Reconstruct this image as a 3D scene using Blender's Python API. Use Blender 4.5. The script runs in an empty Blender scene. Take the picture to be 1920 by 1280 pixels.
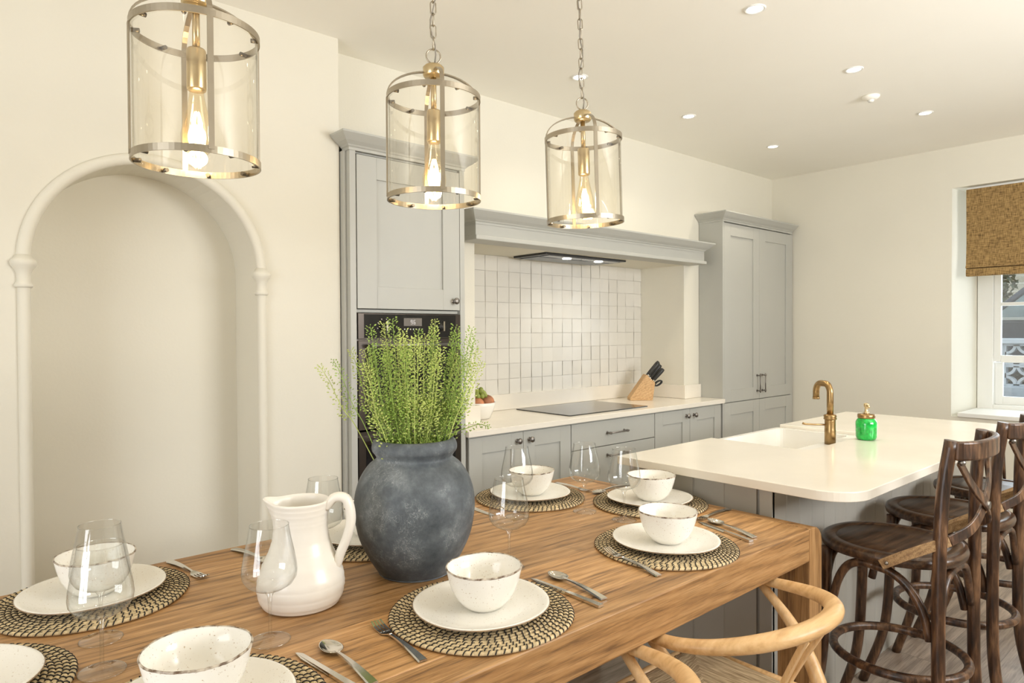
import bpy, bmesh, math, random
from math import sin, cos, pi, radians, sqrt, atan2
from mathutils import Vector, Matrix
random.seed(7)
SC = bpy.context.scene
COL = SC.collection
# ------------------------------------------------------------------ camera, world, exposure
CAMZ = 1.40
yaw, pit, roll, FPX = radians(48.6016), radians(-0.8141), radians(-0.289), 1265.29
Fv = Vector((cos(yaw)*cos(pit), sin(yaw)*cos(pit), sin(pit)))
Rv = Vector((sin(yaw), -cos(yaw), 0)); Uv = Rv.cross(Fv)
R2 = Rv*cos(roll)+Uv*sin(roll); U2 = -Rv*sin(roll)+Uv*cos(roll)
cam = bpy.data.cameras.new('camera'); cam.sensor_width = 36; cam.lens = FPX*36/1920
cam.clip_start = 0.02; cam.clip_end = 100
camo = bpy.data.objects.new('camera', cam); COL.objects.link(camo)
M = Matrix((R2, U2, -Fv)).transposed().to_4x4(); M.translation = Vector((0, 0, CAMZ))
camo.matrix_world = M; SC.camera = camo
SC.view_settings.view_transform = 'Standard'; SC.view_settings.look = 'None'
SC.view_settings.gamma = 1; SC.view_settings.use_curve_mapping = False
SC.view_settings.exposure = 0.10
w = bpy.data.worlds.new('overcast'); SC.world = w; w.use_nodes = True
bg = w.node_tree.nodes['Background']; bg.inputs[0].default_value = (0.80, 0.90, 1.0, 1); bg.inputs[1].default_value = 1.5
SC.cycles.use_denoising = True
SC.cycles.max_bounces = 10; SC.cycles.diffuse_bounces = 7; SC.cycles.glossy_bounces = 4
SC.cycles.transparent_max_bounces = 24; SC.cycles.transmission_bounces = 6
SC.cycles.sample_clamp_indirect = 6.0; SC.cycles.caustics_reflective = False; SC.cycles.caustics_refractive = False

def light(name, kind, loc, energy, col, rot=(0, 0, 0), **kw):
    l = bpy.data.lights.new(name, kind); l.energy = energy; l.color = col
    for k, v in kw.items(): setattr(l, k, v)
    o = bpy.data.objects.new(name, l); o.location = loc; o.rotation_euler = rot; COL.objects.link(o); return o
# daylight entering the front and back windows (outside the panes)
light('daylight_front_window', 'AREA', (-2.66, 0.5, 1.22), 62, (0.97, 0.98, 1.0), (0, radians(-98), 0), shape='RECTANGLE', size=2.1, size_y=1.7)
light('side_fill_light', 'AREA', (2.75, -1.76, 1.85), 128, (0.98, 0.98, 0.98), (radians(122), 0, 0), shape='RECTANGLE', size=1.9, size_y=1.0)  # added fill lamp, aimed up to brighten the ceiling and right side
light('daylight_back_window', 'AREA', (6.45, 0.90, 1.55), 26, (0.84, 0.92, 1.0), (0, radians(102), 0), shape='RECTANGLE', size=1.3, size_y=1.2)

# ------------------------------------------------------------------ mesh helpers
class G:
    def __init__(s): s.v = []; s.f = []; s.sm = []
    def add(s, vs, fs, smooth=False):
        n = len(s.v); s.v += [tuple(p) for p in vs]; s.f += [tuple(i+n for i in f) for f in fs]; s.sm += [smooth]*len(fs); return s
    def box(s, x0, x1, y0, y1, z0, z1):
        return s.add([(x0,y0,z0),(x1,y0,z0),(x1,y1,z0),(x0,y1,z0),(x0,y0,z1),(x1,y0,z1),(x1,y1,z1),(x0,y1,z1)],
            [(0,3,2,1),(4,5,6,7),(0,1,5,4),(1,2,6,5),(2,3,7,6),(3,0,4,7)])
    def obox(s, c, ax, ay, az, hx, hy, hz):
        c, ax, ay, az = Vector(c), Vector(ax).normalized(), Vector(ay).normalized(), Vector(az).normalized()
        vs = [c+ax*hx*i+ay*hy*j+az*hz*k for k in (-1,1) for i,j in ((-1,-1),(1,-1),(1,1),(-1,1))]
        return s.add(vs, [(0,3,2,1),(4,5,6,7),(0,1,5,4),(1,2,6,5),(2,3,7,6),(3,0,4,7)])
    def prism(s, poly, z0, z1, f=lambda x,y,z:(x,y,z), smooth=False):
        n = len(poly); vs = [f(x,y,z0) for x,y in poly]+[f(x,y,z1) for x,y in poly]
        s.add(vs, [tuple(range(n-1,-1,-1)), tuple(range(n,2*n))])
        m = len(s.v)-2*n
        s.f += [(m+i, m+(i+1)%n, m+n+(i+1)%n, m+n+i) for i in range(n)]; s.sm += [smooth]*n
        return s
    def lathe(s, prof, seg=48, c=(0,0,0), smooth=True, warp=None):
        n = len(prof); vs = []; fs = []
        for i in range(seg):
            a = 2*pi*i/seg
            for r, z in prof:
                if warp: r, z = warp(r, z, a)
                vs.append((c[0]+r*cos(a), c[1]+r*sin(a), c[2]+z))
        for i in range(seg):
            for j in range(n-1):
                a, b = i*n+j, ((i+1)%seg)*n+j
                if prof[j][0] < 1e-6: fs.append((a, b+1, a+1))
                elif prof[j+1][0] < 1e-6: fs.append((a, b, a+1))
                else: fs.append((a, b, b+1, a+1))
        return s.add(vs, fs, smooth)
    def tube(s, path, rad, seg=10, closed=False, flat=1.0, up=None, caps=True, smooth=True):
        P = [Vector(p) for p in path]; n = len(P); rs = rad if isinstance(rad, (list, tuple)) else [rad]*n
        T = []
        for i in range(n):
            a = P[(i-1) % n] if (closed or i > 0) else P[i]; b = P[(i+1) % n] if (closed or i < n-1) else P[i]
            T.append((b-a).normalized())
        if up is None:
            up = Vector((0,0,1)) if abs(T[0].z) < 0.9 else Vector((1,0,0)); fixed = False
        else: up = Vector(up); fixed = True
        N = (up - T[0]*up.dot(T[0])).normalized(); vs = []
        for i in range(n):
            if fixed: N = (up - T[i]*up.dot(T[i])).normalized()
            else: N = (N - T[i]*N.dot(T[i])).normalized()
            B = T[i].cross(N)
            for k in range(seg):
                a = 2*pi*k/seg; vs.append(P[i]+B*cos(a)*rs[i]+N*sin(a)*rs[i]*flat)
        fs = []
        for i in range(n if closed else n-1):
            for k in range(seg):
                a = i*seg+k; b = i*seg+(k+1) % seg; c = ((i+1) % n)*seg+(k+1) % seg; d = ((i+1) % n)*seg+k
                fs.append((a, b, c, d))
        s.add(vs, fs, smooth)
        if caps and not closed:
            m = len(s.v)-len(vs)
            s.f += [tuple(m+k for k in range(seg-1,-1,-1)), tuple(m+(n-1)*seg+k for k in range(seg))]; s.sm += [False, False]
        return s
    def strip(s, path, up, w, t):      # flat bar, width w along up, thickness t
        P = [Vector(p) for p in path]; n = len(P); vs = []; up = Vector(up)
        for i in range(n):
            T = (P[min(i+1,n-1)]-P[max(i-1,0)]).normalized()
            U = (up[i] if False else up); U = (U-T*U.dot(T)).normalized(); B = T.cross(U)
            for a, b in ((-1,-1),(1,-1),(1,1),(-1,1)): vs.append(P[i]+B*a*t/2+U*b*w/2)
        fs = [(0,1,2,3)[::-1], tuple(4*(n-1)+k for k in range(4))]
        for i in range(n-1):
            for k in range(4): fs.append((4*i+k, 4*i+(k+1)%4, 4*i+4+(k+1)%4, 4*i+4+k))
        return s.add(vs, fs)
    def ball(s, c, r, seg=16, rings=10, sc=(1,1,1)):
        pr = [(r*sin(pi*j/rings), -r*cos(pi*j/rings)) for j in range(rings+1)]; pr[0] = (0,-r); pr[-1] = (0,r)
        m = len(s.v); s.lathe(pr, seg)
        for i in range(m, len(s.v)):
            x,y,z = s.v[i]; s.v[i] = (c[0]+x*sc[0], c[1]+y*sc[1], c[2]+z*sc[2])
        return s
    def xf(s, mat):
        s.v = [tuple(mat @ Vector(p)) for p in s.v]; return s

def obj(name, g, mat, parent=None, bevel=0, seg=2, subsurf=0, loc=None):
    me = bpy.data.meshes.new(name); me.from_pydata(g.v, [], g.f)
    me.polygons.foreach_set('use_smooth', g.sm)
    bm = bmesh.new(); bm.from_mesh(me); bmesh.ops.recalc_face_normals(bm, faces=bm.faces); bm.to_mesh(me); bm.free()
    for m in (mat if isinstance(mat, (list, tuple)) else [mat]): me.materials.append(m)
    me.update()
    o = bpy.data.objects.new(name, me); COL.objects.link(o)
    if loc: o.location = loc
    if bevel:
        m = o.modifiers.new('bevel', 'BEVEL'); m.width = bevel; m.segments = seg; m.limit_method = 'ANGLE'; m.angle_limit = radians(40); m.harden_normals = False
    if subsurf:
        m = o.modifiers.new('sub', 'SUBSURF'); m.levels = subsurf; m.render_levels = subsurf
    if parent: o.parent = parent
    return o
def tag(o, label=None, cat=None, group=None, kind=None):
    for k, v in (('label',label),('category',cat),('group',group),('kind',kind)):
        if v: o[k] = v
    return o
def thing(name, label, cat, loc=(0,0,0), rz=0, group=None):
    o = bpy.data.objects.new(name, None); o.empty_display_size = 0.05; COL.objects.link(o)
    o.location = loc; o.rotation_euler = (0,0,rz); return tag(o, label, cat, group)
def struct(name, g, mat, **k): return tag(obj(name, g, mat, **k), kind='structure')
def dup(root, loc, rz, label, group=None):
    r = root.copy(); COL.objects.link(r); r.location = loc; r.rotation_euler = (0,0,rz)
    r['label'] = label
    if group: r['group'] = group
    for ch in list(root.children):
        c = ch.copy(); COL.objects.link(c); c.parent = r
        for gch in list(ch.children):
            d = gch.copy(); COL.objects.link(d); d.parent = c
    return r
def arc(c, r, a0, a1, n, ax=(1,0,0), ay=(0,1,0)):
    c, ax, ay = Vector(c), Vector(ax), Vector(ay)
    return [c+ax*r*cos(radians(a0+(a1-a0)*i/n))+ay*r*sin(radians(a0+(a1-a0)*i/n)) for i in range(n+1)]
def bez(pts, n=8):                    # Catmull-Rom through points
    P = [Vector(p) for p in pts]; P = [P[0]*2-P[1]]+P+[P[-1]*2-P[-2]]; out = []
    for i in range(1, len(P)-2):
        for k in range(n):
            t = k/n; a,b,c,d = P[i-1:i+3]
            out.append(0.5*((2*b)+(c-a)*t+(2*a-5*b+4*c-d)*t*t+(3*b-a-3*c+d)*t**3))
    out.append(P[-2]); return out
def rrect(x0, x1, y0, y1, r, n=8):    # r = radii for corners (x0y0, x1y0, x1y1, x0y1)
    out = []
    for (cx, cy, a0, rr) in ((x0,y0,180,r[0]),(x1,y0,270,r[1]),(x1,y1,0,r[2]),(x0,y1,90,r[3])):
        if rr < 1e-5: out.append((cx,cy)); continue
        mx = cx+rr if cx == x0 else cx-rr; my = cy+rr if cy == y0 else cy-rr
        for i in range(n+1):
            a = radians(a0+90*i/n); out.append((mx+rr*cos(a), my+rr*sin(a)))
    return out

# ------------------------------------------------------------------ materials
def nm(name):
    m = bpy.data.materials.new(name); m.use_nodes = True; nt = m.node_tree; return m, nt, nt.nodes, nt.links, nt.nodes['Principled BSDF']
def mat(name, col, rough=0.5, metal=0.0, noise=0.0, nscale=8, bump=0.0, bscale=60, spec=0.5, coat=0, trans=0, ior=1.45):
    m, nt, N, L, b = nm(name)
    b.inputs['Base Color'].default_value = (*col, 1); b.inputs['Roughness'].default_value = rough; b.inputs['Metallic'].default_value = metal
    b.inputs['Specular IOR Level'].default_value = spec; b.inputs['Coat Weight'].default_value = coat
    if trans: b.inputs['Transmission Weight'].default_value = trans; b.inputs['IOR'].default_value = ior
    tc = N.new('ShaderNodeTexCoord')
    if noise:
        t = N.new('ShaderNodeTexNoise'); t.inputs['Scale'].default_value = nscale; t.inputs['Detail'].default_value = 5
        r = N.new('ShaderNodeValToRGB'); r.color_ramp.elements[0].position = 0.3; r.color_ramp.elements[1].position = 0.7
        r.color_ramp.elements[0].color = (*[c*(1-noise) for c in col], 1); r.color_ramp.elements[1].color = (*[min(1, c*(1+noise)) for c in col], 1)
        L.new(tc.outputs['Object'], t.inputs['Vector']); L.new(t.outputs[0], r.inputs[0]); L.new(r.outputs[0], b.inputs['Base Color'])
    if bump:
        t = N.new('ShaderNodeTexNoise'); t.inputs['Scale'].default_value = bscale; t.inputs['Detail'].default_value = 3
        bp = N.new('ShaderNodeBump'); bp.inputs['Strength'].default_value = bump; bp.inputs['Distance'].default_value = 0.01
        L.new(tc.outputs['Object'], t.inputs['Vector']); L.new(t.outputs[0], bp.inputs['Height']); L.new(bp.outputs[0], b.inputs['Normal'])
    return m
def wood(name, dark, mid, lite, axis='X', scale=1.0, rough=0.5, plank=0, bump=0.15, knots=False, seam=0.5, plank_len=0, stretch=9, pore=0.30):
    m, nt, N, L, b = nm(name); b.inputs['Roughness'].default_value = rough
    tc = N.new('ShaderNodeTexCoord'); mp = N.new('ShaderNodeMapping')
    s = [scale*stretch]*3; s['XYZ'.index(axis)] = scale*0.7; mp.inputs['Scale'].default_value = s
    L.new(tc.outputs['Object'], mp.inputs['Vector'])
    n1 = N.new('ShaderNodeTexNoise'); n1.inputs['Scale'].default_value = 1.6; n1.inputs['Detail'].default_value = 8; n1.inputs['Distortion'].default_value = 0.9; n1.inputs['Roughness'].default_value = 0.65
    n2 = N.new('ShaderNodeTexNoise'); n2.inputs['Scale'].default_value = 9; n2.inputs['Detail'].default_value = 6; n2.inputs['Distortion'].default_value = 0.3
    wv = N.new('ShaderNodeTexWave'); wv.wave_type = 'BANDS'; wv.bands_direction = 'DIAGONAL'; wv.inputs['Scale'].default_value = 1.1; wv.inputs['Distortion'].default_value = 7; wv.inputs['Detail'].default_value = 3
    vec = mp.outputs[0]
    if plank:
        # offset the grain of every plank
        sx = N.new('ShaderNodeSeparateXYZ'); L.new(tc.outputs['Object'], sx.inputs[0])
        cross = {'X':'Y','Y':'X','Z':'X'}[axis]
        dv = N.new('ShaderNodeMath'); dv.operation = 'DIVIDE'; dv.inputs[1].default_value = plank; L.new(sx.outputs[cross], dv.inputs[0])
        fl = N.new('ShaderNodeMath'); fl.operation = 'FLOOR'; L.new(dv.outputs[0], fl.inputs[0])
        wn = N.new('ShaderNodeTexWhiteNoise'); wn.noise_dimensions = '2D'
        cb = N.new('ShaderNodeCombineXYZ'); L.new(fl.outputs[0], cb.inputs[0])
        fr2 = None
        if plank_len:
            sh = N.new('ShaderNodeTexWhiteNoise'); sh.noise_dimensions = '1D'; L.new(fl.outputs[0], sh.inputs['W'])
            d2 = N.new('ShaderNodeMath'); d2.operation = 'DIVIDE'; d2.inputs[1].default_value = plank_len; L.new(sx.outputs[axis], d2.inputs[0])
            a2 = N.new('ShaderNodeMath'); a2.operation = 'ADD'; L.new(d2.outputs[0], a2.inputs[0]); L.new(sh.outputs['Value'], a2.inputs[1])
            f2 = N.new('ShaderNodeMath'); f2.operation = 'FLOOR'; L.new(a2.outputs[0], f2.inputs[0]); L.new(f2.outputs[0], cb.inputs[1])
            fr2 = N.new('ShaderNodeMath'); fr2.operation = 'FRACT'; L.new(a2.outputs[0], fr2.inputs[0])
        L.new(cb.outputs[0], wn.inputs['Vector'])
        ad = N.new('ShaderNodeVectorMath'); ad.operation = 'MULTIPLY_ADD'; ad.inputs[1].default_value = (7, 7, 7)
        L.new(wn.outputs['Color'], ad.inputs[0]); L.new(mp.outputs[0], ad.inputs[2]); vec = ad.outputs[0]
    for t in (n1, n2, wv): L.new(vec, t.inputs['Vector'])
    mx = N.new('ShaderNodeMath'); mx.operation = 'MULTIPLY_ADD'; mx.inputs[1].default_value = 0.40; L.new(n2.outputs[0], mx.inputs[0])
    m2 = N.new('ShaderNodeMath'); m2.operation = 'MULTIPLY_ADD'; m2.inputs[1].default_value = 0.52; L.new(n1.outputs[0], m2.inputs[0])
    m3 = N.new('ShaderNodeMath'); m3.operation = 'MULTIPLY'; m3.inputs[1].default_value = 0.12; L.new(wv.outputs[0], m3.inputs[0])
    L.new(m3.outputs[0], mx.inputs[2]); L.new(mx.outputs[0], m2.inputs[2])
    r = N.new('ShaderNodeValToRGB'); e = r.color_ramp.elements; e[0].position = 0.36; e[0].color = (*dark, 1); e[1].position = 0.66; e[1].color = (*lite, 1)
    k = e.new(0.5); k.color = (*mid, 1); L.new(m2.outputs[0], r.inputs[0]); out = r.outputs[0]
    if plank:
        hs = N.new('ShaderNodeHueSaturation'); mr = N.new('ShaderNodeMapRange'); mr.inputs['To Min'].default_value = 0.80; mr.inputs['To Max'].default_value = 1.14
        L.new(wn.outputs['Value'], mr.inputs[0]); L.new(mr.outputs[0], hs.inputs['Value']); L.new(out, hs.inputs['Color'])
        fr = N.new('ShaderNodeMath'); fr.operation = 'FRACT'; L.new(dv.outputs[0], fr.inputs[0])
        lt = N.new('ShaderNodeMath'); lt.operation = 'LESS_THAN'; lt.inputs[1].default_value = 0.0025/plank; L.new(fr.outputs[0], lt.inputs[0]); fac = lt.outputs[0]
        if fr2:
            l2 = N.new('ShaderNodeMath'); l2.operation = 'LESS_THAN'; l2.inputs[1].default_value = 0.0025/plank_len; L.new(fr2.outputs[0], l2.inputs[0])
            mxx = N.new('ShaderNodeMath'); mxx.operation = 'MAXIMUM'; L.new(fac, mxx.inputs[0]); L.new(l2.outputs[0], mxx.inputs[1]); fac = mxx.outputs[0]
        mlt = N.new('ShaderNodeMath'); mlt.operation = 'MULTIPLY'; mlt.inputs[1].default_value = seam; L.new(fac, mlt.inputs[0])
        mc = N.new('ShaderNodeMix'); mc.data_type = 'RGBA'; mc.inputs['B'].default_value = (*[c*0.5 for c in dark], 1)
        L.new(mlt.outputs[0], mc.inputs['Factor']); L.new(hs.outputs[0], mc.inputs['A']); out = mc.outputs['Result']
    if knots:
        kn = N.new('ShaderNodeTexNoise'); kn.inputs['Scale'].default_value = 5.5; kn.inputs['Detail'].default_value = 3
        L.new(tc.outputs['Object'], kn.inputs['Vector'])
        kr = N.new('ShaderNodeValToRGB'); kr.color_ramp.elements[0].position = 0.70; kr.color_ramp.elements[0].color = (0,0,0,1); kr.color_ramp.elements[1].position = 0.78; kr.color_ramp.elements[1].color = (0.6,0.6,0.6,1)
        L.new(kn.outputs[0], kr.inputs[0])
        mk = N.new('ShaderNodeMix'); mk.data_type = 'RGBA'; mk.inputs['B'].default_value = (*[c*0.5 for c in dark], 1)
        L.new(kr.outputs[0], mk.inputs['Factor']); L.new(out, mk.inputs['A']); out = mk.outputs['Result']
    m4 = N.new('ShaderNodeMapping'); s4 = [260*min(scale, 1.6)]*3; s4['XYZ'.index(axis)] = 9; m4.inputs['Scale'].default_value = s4
    n4 = N.new('ShaderNodeTexNoise'); n4.inputs['Scale'].default_value = 1.0; n4.inputs['Detail'].default_value = 2
    L.new(tc.outputs['Object'], m4.inputs['Vector']); L.new(m4.outputs[0], n4.inputs['Vector'])
    r4 = N.new('ShaderNodeMapRange'); r4.inputs['From Min'].default_value = 0.50; r4.inputs['From Max'].default_value = 0.68; r4.inputs['To Min'].default_value = 1.05; r4.inputs['To Max'].default_value = 1.02-pore
    L.new(n4.outputs[0], r4.inputs[0]); h4 = N.new('ShaderNodeHueSaturation'); L.new(r4.outputs[0], h4.inputs['Value']); L.new(out, h4.inputs['Color']); out = h4.outputs[0]
    L.new(out, b.inputs['Base Color'])
    bp = N.new('ShaderNodeBump'); bp.inputs['Strength'].default_value = bump; bp.inputs['Distance'].default_value = 0.004
    L.new(m2.outputs[0], bp.inputs['Height']); L.new(bp.outputs[0], b.inputs['Normal'])
    return m
def thin_glass(name, tint=(0.97,0.98,0.98), edge=0.55, ior=1.45, rough=0.0, edge_tint=(0.50,0.52,0.51), refl=0.085):
    m = bpy.data.materials.new(name); m.use_nodes = True; nt = m.node_tree; N, L = nt.nodes, nt.links; N.clear()
    o = N.new('ShaderNodeOutputMaterial'); tr = N.new('ShaderNodeBsdfTransparent'); gl = N.new('ShaderNodeBsdfGlossy'); gl.inputs['Roughness'].default_value = rough
    gl.inputs['Color'].default_value = (1, 1, 1, 1)
    mx = N.new('ShaderNodeMixShader'); f5 = N.new('ShaderNodeMath'); f5.operation = 'POWER'; f5.inputs[1].default_value = 4.0; fr = N.new('ShaderNodeMath'); fr.operation = 'MULTIPLY_ADD'; fr.inputs[1].default_value = 0.55; fr.inputs[2].default_value = refl
    lw = N.new('ShaderNodeLayerWeight'); lw.inputs['Blend'].default_value = 0.5
    pw = N.new('ShaderNodeMath'); pw.operation = 'POWER'; pw.inputs[1].default_value = 3.0; L.new(lw.outputs['Facing'], pw.inputs[0])
    cm = N.new('ShaderNodeMix'); cm.data_type = 'RGBA'; cm.inputs['A'].default_value = (*tint, 1); cm.inputs['B'].default_value = (*edge_tint, 1)
    ml = N.new('ShaderNodeMath'); ml.operation = 'MULTIPLY'; ml.inputs[1].default_value = edge; L.new(pw.outputs[0], ml.inputs[0])
    L.new(ml.outputs[0], cm.inputs['Factor']); L.new(cm.outputs['Result'], tr.inputs['Color'])
    L.new(lw.outputs['Facing'], f5.inputs[0]); L.new(f5.outputs[0], fr.inputs[0]); L.new(fr.outputs[0], mx.inputs[0]); L.new(tr.outputs[0], mx.inputs[1]); L.new(gl.outputs[0], mx.inputs[2]); L.new(mx.outputs[0], o.inputs[0])
    return m
def emit(name, col, s):
    m = bpy.data.materials.new(name); m.use_nodes = True; N, L = m.node_tree.nodes, m.node_tree.links; N.clear()
    o = N.new('ShaderNodeOutputMaterial'); e = N.new('ShaderNodeEmission'); e.inputs[0].default_value = (*col, 1); e.inputs[1].default_value = s; L.new(e.outputs[0], o.inputs[0]); return m

WALL = mat('wall_paint', (0.735, 0.705, 0.61), 0.85, noise=0.015, nscale=2, bump=0.04, bscale=90)
CEIL = mat('ceiling_paint', (0.92, 0.90, 0.83), 0.9, noise=0.01, nscale=2)
WHITE = mat('white_paint', (0.80, 0.80, 0.77), 0.45, noise=0.01)
CAB = mat('grey_cabinet_paint', (0.44, 0.44, 0.405), 0.42, noise=0.02, nscale=3)
CABIN = mat('grey_shadow_gap', (0.10, 0.10, 0.10), 0.7, noise=0.02)
ISL = mat('island_grey_paint', (0.45, 0.435, 0.39), 0.5, noise=0.02, nscale=3)
QUARTZ = mat('white_quartz', (0.80, 0.75, 0.66), 0.18, noise=0.03, nscale=4, spec=0.5)
CERAM = mat('sink_ceramic', (0.84, 0.82, 0.77), 0.12, noise=0.01)
OAK = wood('oak_top', (0.17, 0.088, 0.034), (0.40, 0.215, 0.080), (0.54, 0.315, 0.14), 'X', 1.9, 0.42, plank=0.165, knots=True, seam=0.35, bump=0.3, stretch=9)
OAKX = wood('oak_rail', (0.17, 0.086, 0.032), (0.34, 0.18, 0.066), (0.46, 0.265, 0.112), 'X', 1.8, 0.5, knots=True, bump=0.25, stretch=8)
OAKZ = wood('oak_leg', (0.17, 0.086, 0.032), (0.34, 0.18, 0.066), (0.46, 0.265, 0.112), 'Z', 1.8, 0.5, knots=False, bump=0.25, stretch=8)
OAKY = wood('oak_end', (0.17, 0.086, 0.032), (0.34, 0.18, 0.066), (0.46, 0.265, 0.112), 'Y', 1.8, 0.5, knots=False, bump=0.25, stretch=8)
BEECH = wood('pale_beech', (0.50, 0.29, 0.12), (0.62, 0.39, 0.18), (0.70, 0.47, 0.24), 'X', 1.4, 0.38, bump=0.04, pore=0.0)
BEECHZ = wood('pale_beech_upright', (0.50, 0.29, 0.12), (0.62, 0.39, 0.18), (0.70, 0.47, 0.24), 'Z', 1.4, 0.38, bump=0.04, pore=0.05)
DARKW = wood('dark_stained_elm', (0.016, 0.008, 0.005), (0.060, 0.027, 0.013), (0.19, 0.10, 0.05), 'Z', 3.2, 0.32, bump=0.4, stretch=4)
DARKX = wood('dark_stained_elm_seat', (0.018, 0.009, 0.006), (0.055, 0.027, 0.014), (0.12, 0.065, 0.033), 'X', 2.2, 0.28, bump=0.2, stretch=7)
RAWW = wood('worn_bare_wood', (0.20, 0.11, 0.05), (0.33, 0.20, 0.09), (0.45, 0.29, 0.14), 'X', 3, 0.6, bump=0.3)
BLOCKW = wood('knife_block_beech', (0.42, 0.24, 0.09), (0.53, 0.32, 0.14), (0.62, 0.40, 0.19), 'X', 3, 0.5, bump=0.03)
FLOOR = wood('floor_boards', (0.19, 0.145, 0.11), (0.31, 0.24, 0.185), (0.43, 0.34, 0.27), 'X', 1.2, 0.3, plank=0.19, plank_len=1.3, bump=0.15, seam=0.7)
BRASS = mat('brushed_brass', (0.62, 0.50, 0.30), 0.30, 1.0, noise=0.06, nscale=30)
NICKEL = mat('antique_nickel', (0.42, 0.37, 0.29), 0.34, 1.0, noise=0.05, nscale=20)
OLDBRASS = mat('aged_brass', (0.36, 0.235, 0.105), 0.30, 1.0, noise=0.15, nscale=40)
PEWTER = mat('pewter', (0.26, 0.24, 0.22), 0.38, 1.0, noise=0.12, nscale=60)
STEEL = mat('cutlery_steel', (0.66, 0.63, 0.57), 0.14, 1.0, noise=0.03)
BLKGLASS = mat('black_oven_glass', (0.012, 0.012, 0.013), 0.06, noise=0.2)
BLKSTEEL = mat('black_steel', (0.075, 0.062, 0.052), 0.28, 0.8, noise=0.08)
BLACK = mat('black_plastic', (0.02, 0.02, 0.02), 0.35, noise=0.2)
HOBM = mat('hob_glass', (0.035, 0.037, 0.038), 0.10, noise=0.15)
GLASS = thin_glass('clear_glass', edge=0.8)
LGLASS = thin_glass('lantern_glass', (0.97,0.95,0.90), 0.5)
BULBG = thin_glass('bulb_glass', (0.99,0.93,0.80), 0.4)
STEMG = thin_glass('stem_glass', (0.975,0.98,0.975), 0.85, edge_tint=(0.40,0.42,0.41), refl=0.10)
BASEG = thin_glass('foot_glass', (0.99,0.99,0.99), 0.5, edge_tint=(0.62,0.64,0.63), refl=0.075)
PANE = thin_glass('window_glass', (0.96,0.98,0.98), 0.2)
GREENL = mat('green_leaf', (0.30, 0.44, 0.085), 0.5, noise=0.35, nscale=25)
GREENY = mat('yellow_green_seed', (0.52, 0.60, 0.17), 0.5, noise=0.3, nscale=25)
FIL = emit('filament', (1.0, 0.62, 0.26), 60)
LED = emit('led_lens', (1.0, 0.93, 0.80), 14)

# ------------------------------------------------------------------ room shell
ZC, YW, YR, YN, XB = 2.70, 2.76, 2.90, 3.30, 5.56
XF, YS = -2.5, -1.6
struct('floor', G().box(XF, XB+0.58, YS, 3.4, -0.05, 0), FLOOR)
struct('ceiling', G().box(XF-0.1, XB+0.6, YS-0.1, 3.5, ZC, ZC+0.1), CEIL)
# arched wall (left): outline with arch cut-out, extruded in y
AX0, AX1, ASP = 0.280, 1.050, 1.645; ACX, AR = (AX0+AX1)/2, (AX1-AX0)/2
archpts = [(ACX+AR*cos(pi-pi*i/32), ASP+AR*sin(pi-pi*i/32)) for i in range(33)]
poly = [(XF, 0), (AX0, 0)]+archpts+[(AX1, 0), (1.415, 0), (1.415, ZC), (XF, ZC)]
g = G(); g.prism(poly, YW, 3.02, lambda x, y, z: (x, z, y))
struct('wall_left', g, WALL)
struct('wall_alcove', G().box(0.0, 1.415, 3.02, 3.10, 0, ZC), WALL)
g = G()
g.box(1.415, 2.286, YR, YN, 0, ZC); g.box(4.25, XB, YR, YN, 0, ZC); g.box(2.286, 4.25, YR, YN, 1.885, ZC); g.box(2.286, 4.25, YR, YN, 0, 0.86)
g.box(1.415, XB, YN, YN+0.06, 0, ZC)
struct('wall_kitchen', g, WALL)
WY0, WY1, WZ0, WZ1 = 0.30, 1.545, 0.78, 2.41
WT = 0.56; g = G(); g.prism([(XB,WY1),(XB+WT,WY1-.046),(XB+WT,YR+.46),(XB,YR+.46)], 0, ZC); g.prism([(XB,YS),(XB+WT,YS),(XB+WT,WY0+.046),(XB,WY0)], 0, ZC); g.box(XB, XB+WT, WY0, WY1, 0, WZ0); g.box(XB, XB+WT, WY0, WY1, WZ1, ZC)
struct('wall_back', g, WALL)
g = G(); FWY0, FWY1, FWZ0, FWZ1 = -0.4, 1.4, 0.10, 2.3
g.box(XF-0.1, XF, YS, FWY0, 0, ZC); g.box(XF-0.1, XF, FWY1, 3.1, 0, ZC); g.box(XF-0.1, XF, FWY0, FWY1, 0, FWZ0); g.box(XF-0.1, XF, FWY0, FWY1, FWZ1, ZC)
struct('wall_front', g, WALL)
g = G(); g.box(XF, 1.75, YS-0.1, YS, 0, ZC); g.box(3.75, XB+0.5, YS-0.1, YS, 0, ZC); g.box(1.75, 3.75, YS-0.1, YS, 0, 1.3); g.box(1.75, 3.75, YS-0.1, YS, 2.4, ZC)
struct('wall_right', g, WALL)
for nme, ax, a0, a1, z0, z1, c in (('window_2','y',FWY0,FWY1,FWZ0,FWZ1,XF-0.05), ('added_fill_window','x',1.75,3.75,1.3,2.4,YS-0.05)):  # the window along x is unseen, added for the side fill lamp
    g = G()
    def bb(p0, p1, q0, q1):
        if ax == 'y': g.box(c-0.03, c+0.03, p0, p1, q0, q1)
        else: g.box(p0, p1, c-0.03, c+0.03, q0, q1)
    m_ = (a0+a1)/2; zm = (z0+z1)/2
    bb(a0, a0+.06, z0, z1); bb(a1-.06, a1, z0, z1); bb(a0, a1, z0, z0+.06); bb(a0, a1, z1-.06, z1); bb(m_-.03, m_+.03, z0, z1); bb(a0, a1, zm-.025, zm+.025)
    struct(nme, g, WHITE)
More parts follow.
